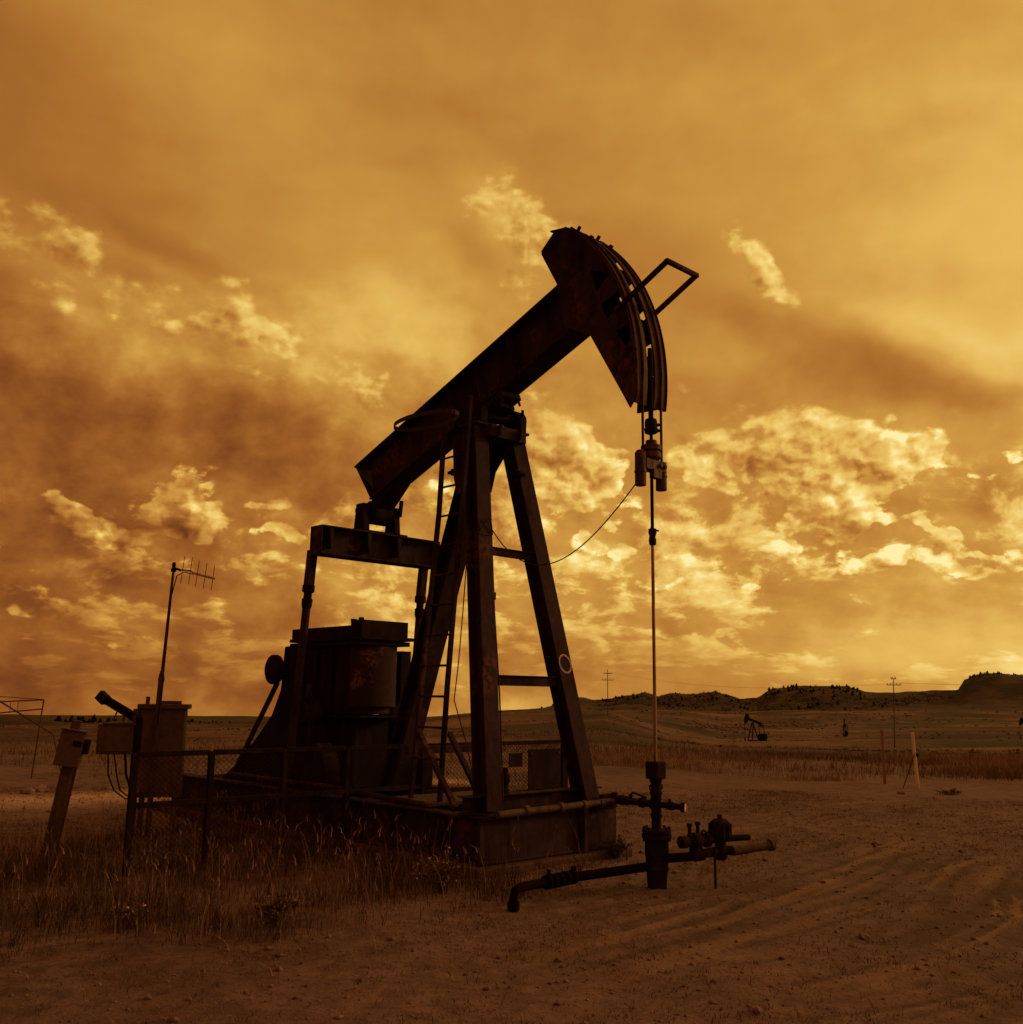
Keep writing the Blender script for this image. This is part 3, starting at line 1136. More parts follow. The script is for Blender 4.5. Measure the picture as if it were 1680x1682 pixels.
A0, A1 = -8.0, 52.0
outl = [(p.x, p.z) for p in arc(RAD - .03, A0, A1, 26)] + [(p.x - U0 * 0, z) for p, z in ()]
outl += [(q[0] - U0, q[1]) for q in ((-.97, 6.765), (-1.17, 6.745), (-1.345, 6.60), (-1.34, 6.55), (-1.10, 6.13), (-.985, 5.60), (-.605, 5.395), (-.075, 4.50))]


def win(r0, r1, a0, a1):
    return [((q := HH(r, a)).x, q.z) for r, a in ((r0, a0), (r1, a0), (r1, a1), (r0, a1))]


holes_near = [[(a - U0, b) for a, b in q] for q in (
    [(-.607, 6.136), (-.414, 6.175), (-.334, 6.011), (-.525, 5.862)],
    [(-.464, 5.695), (-.226, 5.785), (-.165, 5.652), (-.37, 5.515)],
    [(-.261, 5.358), (-.078, 5.387), (-.058, 5.214), (-.126, 5.152)])]
bm = N()
prism(bm, outl, -.235, -.219, holes_near)
near_plate = P('horse_head', bm, bevel=0.002)
bm = N()
prism(bm, [(p.x, p.z) for p in arc(RAD - .125, -4, 40, 16)] + [(q[0] - U0, q[1]) for q in ((-1.0, 6.2), (-.93, 5.75), (-.62, 5.45), (-.14, 4.63))], -.135, -.125)
P('hole_backing', bm, M_DARK, parent=near_plate, bevel=0)  # dark plate added behind the holes so no sky shows through
# far side plate: cut back behind the rail, with ribs reaching the rail
outf = [(p.x, p.z) for p in arc(RAD - .34, -8, 49, 18)]
outf += [(q[0] - U0, q[1]) for q in ((-1.17, 6.72), (-1.345, 6.60), (-1.34, 6.55), (-1.10, 6.13), (-.985, 5.60), (-.605, 5.395), (-.20, 4.70))]
bm = N()
prism(bm, outf, .219, .235)
P('side_plate', bm, parent=near_plate, bevel=.002)
for a, da in ((-3.5, 4.0), (4.0, 1.8), (14.2, 2.6), (24.2, 2.2), (34.2, 2.2), (46, 4.5)):
    for v0, v1 in (((-.22, .235)),):
        bm = N()
        hw = R(da) * RAD
        d = HH(1, a + 90) - PIV
        p0, p1 = HH(RAD - .36, a), HH(RAD - .05, a)
        t_ = Vector((-math.sin(R(a)), 0, math.cos(R(a))))
        bar(bm, p0 + Y1 * .225, p1 + Y1 * .225, .02, hw * 1.9, t_)
        bar(bm, HH(RAD - .07, a, -.22), HH(RAD - .07, a, .225), .012, hw * 2, t_)
        P('cross_tie', bm, parent=near_plate)
# two curved rails the cables run on
for v0, v1 in ((-.242, -.060), (.060, .242)):
    bm = N()
    n = 40
    g0 = [(HH(RAD, A0 + (A1 - A0) * i / n), HH(RAD - .022, A0 + (A1 - A0) * i / n)) for i in range(n + 1)]
    prev = None
    for o_, i_ in g0:
        q = [bm.verts.new(Vector((p.x, vv, p.z))) for p, vv in ((o_, v0), (o_, v1), (i_, v1), (i_, v0))]
        if prev:
            for k in range(4):
                bm.faces.new((prev[k], prev[(k + 1) % 4], q[(k + 1) % 4], q[k]))
        else:
            bm.faces.new(q)
        prev = q
    bm.faces.new(prev[::-1])
    P('curved_rail', bm, M_HEAD, parent=near_plate, smooth=True, bevel=0)
# lips along the outer edges of the rails
for v in (-.242, .242):
    bm = N()
    tube(bm, [HH(RAD + .006, A0 + (A1 - A0) * i / 40, v) for i in range(41)], .011, 6)
    P('rail_lip', bm, parent=near_plate)
# top cover plates
bm = N()
p0, p1 = L(-1.20, 0, 6.785), L(-.955, 0, 6.742)
bar(bm, p0, p1, .49, .016)
bar(bm, p1, HH(RAD + .006, 50), .48, .016)
bar(bm, L(-1.23, 0, 6.72), L(-1.05, 0, 6.76), .40, .015)
for v in (-.16, .16):
    cyl(bm, HH(RAD, 51, v), HH(RAD + .06, 51, v), .02, 8)
    cyl(bm, HH(RAD, 45, v), HH(RAD + .05, 45, v), .025, 8)
P('head_cap', bm, parent=near_plate)
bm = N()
prism(bm, [(q[0] - U0, q[1]) for q in ((-.165, 4.66), (-.075, 4.50), (.03, 4.60), (.03, 4.80), (-.10, 4.78))], -.240, -.2365)  # lower tip of the plate in the paler head colour
P('toe_patch', bm, M_HEAD, parent=near_plate, bevel=0, label='pale patch at the lower tip of the head')
# rectangular hanger frame standing out of the face
bm = N()
for v in (-.24, .24):
    d_ = L(.42, v, 5.91 - (0.05 if v > 0 else 0)) - L(-.20, v, 5.60)
    bar(bm, L(-.25, v, 5.575), L(.42, v, 5.90), .045, .045)
bar(bm, L(.42, -.262, 5.90), L(.42, .262, 5.90), .045, .045)
P('hanger_frame', bm, parent=near_plate)
# bridle
bm = None
for v in (-.147, .147):
    bm = N()
    pts = [HH(RAD + .012, a, v) for a in np.linspace(48, 0, 26)] + [L(.012, v, z) for z in (4.7, 4.3, 3.96)]
    tube(bm, pts, .014, 7)
    P('bridle_cable', bm, M_CABLE, smooth=True, bevel=0)

# --- tail bearing and equalizer
bm = N()
ibeam(bm, L(-4.585, -.955, 3.555), L(-4.585, .955, 3.555), .37, .27, UP, .02, .014)
eq = P('equalizer', bm)
for v in (-.95, .95):
    bm = N()
    bar(bm, L(-4.585, v, 3.372), L(-4.585, v, 3.738), .262, .016, Y1)
    P('end_plate', bm, parent=eq)
for v in (-.80, -.22, .26):
    bm = N()
    for du in (-.07, .07):
        prism(bm, [(v - .035, 3.715), (v + .035, 3.715), (v + .008, 3.45), (v - .008, 3.45)], du - .055, du + .055,
              to3=lambda a, b, y: Vector((-4.585 - U0 + y, a, b)))
    P('gusset', bm, parent=eq)
bm = N()
bar(bm, L(-4.6, -.42, 3.752), L(-4.6, .42, 3.752), .22, .03)
for v in (-.26, .24):
    prism(bm, [(-4.72 - U0, 3.76), (-4.48 - U0, 3.76), (-4.52 - U0, 4.12), (-4.68 - U0, 4.12)], v - .045, v + .045)
    for du in (-.08, .08):
        cyl(bm, L(-4.6 + du, v, 3.75), L(-4.6 + du, v, 3.86), .018, 6)
cyl(bm, L(-4.60, -.34, 4.02), L(-4.60, .32, 4.02), .055, 16)
stack(bm, L(-4.60, -.17, 4.02), Y1, [(0, .12), (.03, .155), (.30, .155), (.33, .12)], 24)
cyl(bm, L(-4.50, .28, 4.0), L(-4.47, .28, 4.22), .028, 10)
P('tail_bearing', bm, M_DARK, smooth=True)
bm = N()
prism(bm, [(B(-2.50, -.31).x, B(-2.50, -.31).z), (B(-1.95, -.31).x, B(-1.95, -.31).z), (L(-4.47, 0, 4.04).x, 4.04), (L(-4.73, 0, 4.04).x, 4.04)], -.13, .13)
P('bearing_block', bm, M_DARK)
bm = N()
cyl(bm, B(-2.2, -.31, 0), B(-2.2, -.31, 0) + UP * .01, .02, 6)
for v in (-.95, .95):
    s = 1 if v > 0 else -1
    bm2 = N()
    bar(bm2, L(-4.735, s * .90, 3.44), L(-4.785, s * .90, 2.98), .10, .105)
    pit = P('pitman_arm', bm2)
    bm3 = N()
    dv = (L(-4.985, s * .93, .60) - L(-4.785, s * .90, 2.98)).normalized()
    p0 = L(-4.785, s * .90, 2.98)
    stack(bm3, p0 - dv * .03, dv, [(0, .05), (.01, .078), (.09, .080), (.11, .052), (.17, .052), (.19, .07), (.27, .066), (.31, .052)], 16)
    P('adjusting_collar', bm3, M_DARK, parent=pit, smooth=True, bevel=0)
    bm4 = N()
    cyl(bm4, p0 + dv * .25, L(-4.985, s * .93, .62), .052, 14)
    P('pitman_rod', bm4, parent=pit, smooth=True, bevel=0)
bm.free()

# --- cranks and counterweights hang down at the bottom of their stroke
for s in (-1, 1):
    bm = N()
    prism(bm, [(-5.16 - U0, 1.62), (-4.90 - U0, 1.62), (-4.86 - U0, .28), (-5.24 - U0, .28)], s * .70 - .045, s * .70 + .045)
    cyl(bm, L(-5.03, s * .55, 1.42), L(-5.03, s * .79, 1.42), .16, 20)
    cr = P('crank', bm, M_DARK)
    for du0, du1 in ((-5.78, -5.20), (-4.90, -4.32)):
        bm = N()
        m_ = (du0 + du1) / 2
        w_ = (du1 - du0) / 2
        poly = [(m_ + w_ * math.cos(a) - U0, .62 + .44 * math.sin(a)) for a in np.linspace(0, 2 * math.pi, 18, endpoint=False)]
        prism(bm, poly, s * .72 - .11, s * .72 + .11)
        P('counterweight', bm, M_DARK, parent=cr)
    bm = N()
    cyl(bm, L(-4.985, s * .72, .66), L(-4.985, s * 1.02, .66), .07, 16)
    P('crank_pin', bm, M_DARK, parent=cr, smooth=True)

# --- gear reducer on its pedestal
bm = N()
prism(bm, [(-6.0 - U0, .50), (-4.58 - U0, .50), (-4.58 - U0, 1.36), (-5.85 - U0, 1.36)], -.27, -.25)
prism(bm, [(-6.0 - U0, .50), (-4.58 - U0, .50), (-4.58 - U0, 1.36), (-5.85 - U0, 1.36)], .25, .27)
bar(bm, L(-4.585, 0, .50), L(-4.585, 0, 1.36), .495, .02, X1)
bar(bm, L(-5.98, 0, .50), L(-5.85, 0, 1.36), .495, .02, X1)
bar(bm, L(-5.95, 0, 1.375), L(-4.36, 0, 1.375), .70, .03)
P('pedestal', bm, M_DARK)
bm = N()
box(bm, L(-5.95, 0, 0).x, L(-4.62, 0, 0).x, -.34, .34, 1.40, 2.26)
for u in (-5.7, -5.35, -5.0):
    bar(bm, L(u, -.36, 1.42), L(u, -.36, 2.24), .05, .05, Y1)
gb = P('gear_case', bm, M_DARK, bevel=.012)
bm = N()
n = 20
arcp = [(-4.64 - U0, -.335)] + [(-4.60 - U0 + .26 * math.cos(a), .335 * math.sin(a)) for a in np.linspace(-math.pi / 2, math.pi / 2, n)] + [(-4.64 - U0, .335)]
prism(bm, arcp, 1.50, 2.27, to3=lambda a, b, y: Vector((a, b, y)))
arcp2 = [(-4.64 - U0, -.27)] + [(-4.64 - U0 + .20 * math.cos(a), .27 * math.sin(a)) for a in np.linspace(-math.pi / 2, math.pi / 2, n)] + [(-4.64 - U0, .27)]
prism(bm, arcp2, 1.41, 1.498, to3=lambda a, b, y: Vector((a, b, y)))
P('rounded_front', bm, M_RUST, parent=gb, smooth=True, bevel=.01, label='rounded gear case front with flaking paint')
bm = N()
box(bm, L(-6.02, 0, 0).x, L(-4.32, 0, 0).x, -.385, .385, 2.27, 2.325)
box(bm, L(-5.99, 0, 0).x, L(-4.27, 0, 0).x, -.41, .41, 2.335, 2.38)
P('case_rim', bm, M_DARK, parent=gb)
bm = N()
box(bm, L(-6.0, 0, 0).x, L(-4.40, 0, 0).x, -.37, .37, 2.385, 2.52)
box(bm, L(-4.60, 0, 0).x, L(-4.36, 0, 0).x, -.365, .375, 2.385, 2.585)
cyl(bm, L(-4.52, -.26, 2.58), L(-4.52, -.26, 2.625), .035, 10)
bar(bm, L(-4.60, -.36, 2.58), L(-4.60, -.28, 2.58), .03, .05)
P('case_lid', bm, M_DARK, parent=gb)
bm = N()
box(bm, L(-4.85, 0, 0).x, L(-4.52, 0, 0).x, .40, .56, 1.55, 2.22)
P('oil_box', bm, M_DARK, parent=gb)
# small pulley and the belt guard running down to the motor
bm = N()
stack(bm, L(-6.10, -.50, 1.97), -Y1, [(0, .17), (.02, .20), (.09, .20), (.11, .17), (.12, .06), (.15, .05)], 28)
cyl(bm, L(-6.10, -.50, 1.97), L(-6.10, -.30, 1.97), .05, 12)
P('pulley', bm, M_DARK, smooth=True)
bm = N()
bar(bm, L(-6.14, -.47, 1.80), L(-7.30, -.47, .42), .05, .06)
P('guard_strut', bm)
bm = N()
prism(bm, [(-5.80 - U0, 2.30), (-6.05 - U0, 2.28), (-6.10 - U0, 1.70), (-6.30 - U0, 1.36), (-6.62 - U0, 1.09), (-7.09 - U0, .72), (-7.85 - U0, .30), (-7.88 - U0, .08), (-5.70 - U0, .08)], -.44, -.26)
P('belt_guard', bm, M_DARK)
bm = N()
cyl(bm, L(-7.25, -.20, .72), L(-7.25, .45, .72), .20, 24)
box(bm, L(-7.50, 0, 0).x, L(-7.0, 0, 0).x, -.2, .4, .48, .58)
for k in range(9):
    ring(bm, L(-7.25, -.15 + k * .065, .72), .205, .010, Y1, 24, 4)
P('motor', bm, M_DARK, smooth=True)
# pipes and small iron along the near side
for u in (-5.62, -5.42):
    bm = N()
    bar(bm, L(u, -.42, 1.30), L(u, -.42, 1.78), .07, .05, Y1)
    P('bracket', bm, parent=gb)
bm = N()
tube(bm, [L(-6.3, -1.02, .60), L(-4.0, -1.02, .60), L(-2.2, -1.02, .55)], .03, 8)
P('side_rail', bm)
bm = N()
bar(bm, L(-5.95, -.30, .50), L(-5.95, -.30, 2.30), .10, .10)
P('rear_strut', bm)

# --- brake post and a stub on the sill
bm = N()
stack(bm, L(-1.62, -.42, .66), UP, [(0, .045), (.05, .045), (.07, .028), (.13, .05), (.19, .05), (.22, .03), (.27, .03)], 12)
P('grease_fitting', bm, M_DARK, smooth=True)

# --- ladder with its hoop
RAILS = []
for nm, pts in (('a', [(-2.085, 4.98), (-2.19, 3.70), (-2.37, 1.75), (-2.45, .53)]), ('b', [(-2.52, 4.90), (-2.59, 3.70), (-2.82, 1.75), (-2.95, .53)])):
    bm = N()
    pp = [L(u, -.60, z) for u, z in pts]
    for a, b in zip(pp, pp[1:]):
        bar(bm, a, b + (b - a).normalized() * .002, .05, .045)
    RAILS.append(pts)
    if nm == 'a':
        lad = P('ladder', bm)
    else:
        P('side_rail', bm, parent=lad)


def on_rail(i, z):
    p = RAILS[i]
    return float(np.interp(z, [q[1] for q in p][::-1], [q[0] for q in p][::-1]))


z = 4.32
while z > .7:
    bm = N()
    cyl(bm, L(on_rail(0, z), -.60, z), L(on_rail(1, z), -.60, z - .0), .013, 8)
    P('rung', bm, parent=lad, smooth=True, bevel=0)
    z -= .335
bm = N()
cR = Vector((L(-2.38, -1.0, 0).x, -1.0, 4.66))
prev = None
for k in range(33):
    a = 2 * math.pi * k / 32
    d = Vector((math.cos(a) * .50, math.sin(a) * .22, .0))
    q = [bm.verts.new(cR + d * f + UP * h) for f, h in ((1, -.024), (1.02, -.024), (1.02, .024), (1, .024))]
    if prev:
        for j in range(4):
            bm.faces.new((prev[j], prev[(j + 1) % 4], q[(j + 1) % 4], q[j]))
    prev = q
P('safety_hoop', bm, M_CABLE, parent=lad, bevel=0)

# --- wires on the post
bm = N()
tube(bm, [L(-2.52, -.20, 3.6), L(-2.60, -.20, 2.6), L(-2.66, -.2, 2.0), L(-2.72, -.2, 1.6), L(-2.50, -.2, 1.15), L(-2.25, -.25, .62)], .007, 5)
P('hanging_wire', bm, M_CABLE, bevel=0)
bm = N()
a, b = post_z(2.72, -1) + Y1 * .11 - X1 * .02, post_z(.62, -1) + Y1 * .14 - X1 * .02
tube(bm, [a, (a + b) / 2 + Y1 * .02, b], .009, 5)
bar(bm, a - UP * .04 + Y1 * .01, a + UP * .04 + Y1 * .01, .03, .03)
P('conduit', bm, M_CABLE, bevel=0)
# hook of rope on the near front leg
bm = N()
c = post_z(3.50, -1) + X1 * .03
tube(bm, [c + V(0, -.12, -.10), c + V(.01, -.02, .05), c + V(.01, .03, .09), c + V(.01, .06, .02), c + V(0, .09, -.09), c + V(0, 0, -.10), c + V(0, -.12, -.10)], .010, 6)
P('wire_hook', bm, M_CABLE, bevel=0)

# ------------------------------------------------------------------ polished rod, clamp and carrier, hung in the bridle
rod = thing('polished_rod', 'shiny vertical polished rod with load cell hanging from the bridle cables', 'pump rod', site(0, 0, 1.07), -YAW)


def PR(name, bm, mat, **k):
    return obj(name, bm, mat, rod, **k)


def W(u, v, z):
    return Vector((u, v, z - 1.07))


bm = N()
cyl(bm, W(0, 0, 1.02), W(0, 0, 3.17), .0165, 16)
PR('rod', bm, M_ROD, smooth=True)
bm = N()
cyl(bm, W(0, 0, 3.17), W(0, 0, 4.42), .017, 12)
cyl(bm, W(0, 0, 4.42), W(0, 0, 5.16), .026, 12)
PR('upper_rod', bm, M_DARK, smooth=True)
bm = N()
stack(bm, W(0, 0, 3.13), UP, [(0, .03), (.02, .036), (.06, .036), (.08, .028), (.12, .04), (.16, .04), (.17, .02)], 14)
cyl(bm, W(0, 0, 3.28), W(.02, .07, 3.28), .010, 8)
PR('coupling', bm, M_DARK, smooth=True)
bm = N()
stack(bm, W(0, 0, 4.26), UP, [(0, .045), (.01, .066), (.05, .072), (.06, .064), (.11, .066), (.15, .058), (.16, .03)], 10)
cyl(bm, W(-.05, .07, 4.36), W(.05, .07, 4.36), .018, 8)
cyl(bm, W(-.05, .07, 4.30), W(.05, .07, 4.30), .018, 8)
PR('rod_clamp', bm, M_DARK, bevel=.003)
bm = N()
stack(bm, W(0, 0, 3.99), UP, [(0, .08), (.02, .098), (.075, .098), (.078, .085), (.09, .085), (.094, .105), (.145, .105), (.15, .06), (.20, .055), (.205, .04)], 20)
cyl(bm, W(.0, .09, 4.05), W(.02, .135, 4.05), .02, 8)
PR('load_cell', bm, M_STEEL, smooth=True, bevel=.002)
bm = N()
bar(bm, W(0, -.15, 3.93), W(0, .17, 3.93), .12, .11)
bar(bm, W(.04, -.05, 3.84), W(.04, .08, 3.84), .06, .09)
for v in (.06, .13):
    cyl(bm, W(.05, v, 3.93), W(.085, v, 3.93), .022, 6)
PR('carrier_bar', bm, M_STEEL, bevel=.004)
for v, z0, z1 in ((-.175, 3.70, 4.06), (.152, 3.70, 3.93)):
    bm = N()
    stack(bm, W(0, v, z0), UP, [(0, .048), (.005, .056), (.13, .056), (.133, .062), (.15, .062), (.153, .056), (z1 - z0 - .03, .056), (z1 - z0, .035)], 18)
    PR('cable_socket', bm, M_STEEL, smooth=True)
# signal wire drooping from the carrier to the post
bm = N()
a = site(0, -.22, 3.74)
b = site(-1.95, -.44, 3.55)
pts = []
for i in range(25):
    t = i / 24
    p = a.lerp(b, t)
    p.z -= .62 * 4 * t * (1 - t) * (.75 + .5 * t)
    pts.append(p - a)
tube(bm, pts, .0065, 5)
w_ = obj('signal_wire', bm, M_CABLE)
w_.location = a
tag(w_, 'thin wire drooping between the rod carrier and the near front leg', 'wire')
bm = N()
a = site(0, .02, 3.72)
tube(bm, [V(0, 0, 0), V(-.01, .02, -.08), V(0, .03, -.3), V(-.03, -.02, -.42), V(-.06, -.09, -.56)], .006, 5)
w_ = obj('loose_wire', bm, M_CABLE)
w_.location = a
tag(w_, 'short loose wire tail dangling beside the polished rod', 'wire')


# ------------------------------------------------------------------ pad the unit stands on
bm = N()
gzp = -.25
prism(bm, [(-1.22, -1.14), (-8.3, -1.14), (-8.3, 1.14), (-1.22, 1.14)], gzp, .048, to3=lambda a, b, y: site(a, b, y))
obj('concrete_pad', bm, M_CONC, bevel=.02, kind='structure')

# ------------------------------------------------------------------ wellhead
wh = thing('wellhead', 'wellhead with flanged casing and stuffing box where the rod enters the ground', 'wellhead', site(0, 0, -.06), -YAW)


def H(u, v, z):
    return Vector((u, v, z + .06))


def PW(name, bm, mat=M_DARK, parent=None, **k):
    k.setdefault('smooth', True)
    return obj(name, bm, mat, parent or wh, **k)


bm = N()
stack(bm, H(0, 0, -.25), UP, [(0, .085), (.20, .088), (.32, .098), (.345, .112), (.36, .112), (.37, .103), (.45, .104), (.46, .110), (.52, .112), (.60, .108), (.61, .10)], 28)
cas = PW('casing_head', bm)
bm = N()
stack(bm, H(0, 0, .36), UP, [(0, .12), (.01, .138), (.045, .138), (.05, .115), (.06, .135), (.085, .135), (.095, .06)], 28)
for k in range(8):
    a = k * math.pi / 4
    cyl(bm, H(.118 * math.cos(a), .118 * math.sin(a), .34), H(.118 * math.cos(a), .118 * math.sin(a), .475), .012, 6)
PW('flange', bm, parent=cas)
bm = N()
stack(bm, H(0, 0, .44), UP, [(0, .045), (.10, .043), (.13, .055), (.145, .055), (.15, .046), (.32, .050), (.335, .058), (.35, .058), (.36, .048), (.42, .048), (.45, .036)], 20)
riser = PW('pumping_tee', bm)
bm = N()
bar(bm, H(0, 0, .905), H(0, 0, 1.065), .145, .145, X1)
stack(bm, H(0, 0, .86), UP, [(0, .045), (.02, .060), (.05, .062)], 16)
PW('stuffing_box', bm, smooth=False, bevel=.012)
for s in (-1, 1):
    bm = N()
    ring(bm, H(0, s * .068, .83), .026, .008, Vector((1, 0, 0)), 16, 6)
    PW('handle', bm)
bm = N()
tA, tB = H(-1.22, .92, .56), H(0, 0, .675)
dT = (tB - tA).normalized()
cyl(bm, tA + dT * .04, tB, .036, 12)
for t, r_ in ((.06, .055), (.30, .048), (.95, .050), (1.40, .052)):
    stack(bm, tA + dT * t, dT, [(0, .038), (.005, r_), (.055, r_), (.06, .038)], 12)
cyl(bm, tA + dT * .5, tA + dT * .5 + UP * .07, .02, 8)
tube(bm, [tA + dT * .5 + UP * .065, tA + dT * .62 + UP * .09, tA + dT * 1.15 + UP * .05], .011, 6)
PW('flow_pipe', bm)
bm = N()
e_ = H(.235, .10, .66)
s_ = H(0, 0, .675)
d2 = (e_ - s_).normalized()
cyl(bm, s_, s_ + d2 * .27, .027, 12)
stack(bm, s_ + d2 * .10, d2, [(0, .03), (.01, .037), (.07, .037), (.08, .028)], 12)
cyl(bm, s_ + d2 * .13, s_ + d2 * .13 + UP * .06, .014, 8)
stack(bm, s_ + d2 * .23, d2, [(0, .03), (.01, .046), (.04, .046), (.045, .04)], 16)
sp = PW('side_outlet', bm)
bm = N()
cyl(bm, s_ + d2 * .2755, s_ + d2 * .279, .038, 20)
PW('plug_face', bm, M_ALU, parent=sp, label='bright round end of the side outlet')

# long line on the front of the base, from the tee back to the near corner
fl = thing('flow_line', 'thin flow line pipe clamped along the top edge of the base front', 'pipe', site(-1.26, 0, .52), -YAW)
bm = N()
cyl(bm, Vector((0, -.86, 0)), Vector((0, .98, .03)), .036, 14)
for t in (-.5, .0, .35, .62, .80):
    stack(bm, Vector((0, t, .015)), Y1, [(0, .037), (.005, .050), (.06, .050), (.065, .037)], 14)
obj('pipe', bm, M_MAST, fl, smooth=True)
bm = N()
bar(bm, Vector((-.02, .60, -.07)), Vector((-.02, .60, .08)), .05, .05)
bar(bm, Vector((-.04, .70, .08)), Vector((-.04, .95, .08)), .05, .05)
stack(bm, Vector((.0, .88, .02)), UP, [(0, .055), (.03, .06), (.06, .045), (.10, .03)], 12)
obj('valve', bm, M_DARK, fl, smooth=True)

# buried line coming out of the casing toward the camera, with an elbow going into the ground
bl = thing('buried_line', 'dark pipe with an elbow going into the ground before the base', 'pipe', site(-.12, -1.726, -.06), -YAW)
q0 = site(-.12, -1.726, -.06)


def rel(u, v, z):
    d = site(u, v, z) - q0
    return Vector((d.dot(FR), d.dot(LA), d.z))


bm = N()
tube(bm, [rel(-.12, -1.726, -.25), rel(-.12, -1.726, .02), rel(-.13, -1.70, .085), rel(-.14, -1.62, .105), rel(-.17, -1.30, .10)], .038, 12)
stack(bm, rel(-.12, -1.726, -.06), UP, [(0, .043), (.01, .052), (.06, .052), (.07, .043)], 12)
obj('elbow', bm, M_IRON, bl, smooth=True)
bm = N()
p0 = rel(-.17, -1.32, .10)
dd = (rel(-.19, -1.05, .10) - p0).normalized()
cyl(bm, p0 - dd * .05, p0 + dd * .34, .038, 12)
for t in (.02, .10, .18, .27, .36):
    stack(bm, p0 + dd * t, dd, [(0, .04), (.008, .062), (.045, .062), (.05, .04)], 12)
cyl(bm, p0 + dd * .06, p0 + dd * .06 + UP * .10, .018, 8)
cyl(bm, p0 + dd * .40, p0 + dd * .40 + UP * .09, .022, 8)
obj('union', bm, M_IRON, bl, smooth=True)
bm = N()
tube(bm, [p0 + dd * .4, rel(-.15, -.70, .105), rel(-.08, -.35, .115), rel(-.02, -.06, .125)], .042, 12)
obj('pipe', bm, M_IRON, bl, smooth=True)

# casing line with gate valve and upright filter pot on the right of the well
mf = thing('casing_valve_assembly', 'cluster of valves and an upright pot on pipes right of the wellhead', 'valves', site(.30, .45, -.05), -YAW)
m0 = site(.30, .45, -.05)


def rm(u, v, z):
    d = site(u, v, z) - m0
    return Vector((d.dot(FR), d.dot(LA), d.z))


bm = N()
tube(bm, [rm(.05, .06, .19), rm(.25, .14, .22), rm(.35, .28, .25), rm(.34, .45, .25), rm(.42, .62, .255)], .042, 12)
for a_, b_ in ((rm(.28, .18, .23), rm(.34, .26, .245)),):
    cyl(bm, a_, b_, .058, 12)
obj('pipe', bm, M_DARK, mf, smooth=True)
bm = N()
a_, b_ = rm(.44, .58, .25), rm(.58, 1.02, .285)
cyl(bm, a_, b_, .042, 14)
dq = (b_ - a_).normalized()
stack(bm, b_ - dq * .03, dq, [(0, .044), (.005, .056), (.045, .056), (.05, .05)], 16)
obj('outlet_pipe', bm, M_MAST, mf, smooth=True)
bm = N()
a_, b_ = rm(.20, .58, .33), rm(.36, .98, .335)
cyl(bm, a_, b_, .030, 12)
obj('upper_pipe', bm, M_DARK, mf, smooth=True)
bm = N()
c_ = rm(.36, .50, 0)
stack(bm, c_ + UP * .17, UP, [(0, .04), (.02, .06), (.08, .062), (.10, .05), (.16, .052), (.18, .085), (.20, .098), (.25, .100), (.26, .094), (.27, .098), (.34, .094), (.37, .06), (.375, .022), (.41, .022)], 20)
for k in range(10):
    a = k * math.pi / 5
    bar(bm, c_ + V(.098 * math.cos(a), .098 * math.sin(a), .36), c_ + V(.098 * math.cos(a), .098 * math.sin(a), .50), .016, .016)
obj('filter_pot', bm, M_DARK, mf, smooth=True)
bm = N()
cyl(bm, rm(.40, .35, -.06), rm(.40, .35, .30), .012, 8)
obj('stake', bm, M_DARK, mf)
bm = N()
c_ = rm(.30, .18, .36)
dl = (rm(.36, .42, .36) - rm(.28, .02, .36)).normalized()
stack(bm, c_ - dl * .19, dl, [(0, .03), (.02, .055), (.09, .055), (.10, .035), (.14, .045), (.17, .075), (.23, .075), (.26, .04), (.31, .04), (.32, .065), (.36, .065), (.37, .04), (.42, .035)], 14)
cyl(bm, c_ - UP * .13, c_ + UP * .05, .05, 12)
for t, h in ((-.06, .16), (.04, .17)):
    stack(bm, c_ + dl * t, UP, [(0, .03), (.06, .026), (.07, .018), (h - .03, .018), (h - .028, .028), (h, .028)], 10)
for t in (.12, .20):
    ring(bm, c_ + dl * t + UP * .05, .035, .010, dl, 12, 6)
obj('gate_valve', bm, M_DARK, mf, smooth=True)

# ------------------------------------------------------------------ guard fence behind the front legs
FU = -3.36
fence = thing('guard_fence', 'low dark mesh guard fence crossing behind the pump jack legs', 'fence', site(FU, -1.0, -.05), -YAW)


def FN(v, z, du=0.0):
    return Vector((du, v + 1.0, z + .05))


ftop = 1.065
posts = [-3.58, -2.80, -1.97, -1.18, -.12, 1.00, 2.28]
low_z = {-3.58: .60, -2.80: .60, -1.97: .60, -1.18: .60, -.12: .535, 1.00: .45}
for v in posts:
    bm = N()
    bar(bm, FN(v, -.12 if abs(v) > 1 or v == 1.0 else .50), FN(v, ftop + .01), .055, .055)
    obj('post', bm, M_DARK, fence, bevel=.004)
bm = N()
bar(bm, FN(2.36, -.1, -.02), FN(2.36, 1.62, -.02), .04, .04)
obj('tall_post', bm, M_DARK, fence, bevel=.004)
for a, b in zip(posts, posts[1:]):
    bm = N()
    bar(bm, FN(a + .028, ftop), FN(b - .028, ftop), .045, .05)
    obj('top_rail', bm, M_DARK, fence, bevel=.004)
    bm = N()
    zb = low_z[a]
    bar(bm, FN(a + .028, zb), FN(b - .028, zb), .045, .05)
    obj('lower_rail', bm, M_DARK, fence, bevel=.004)


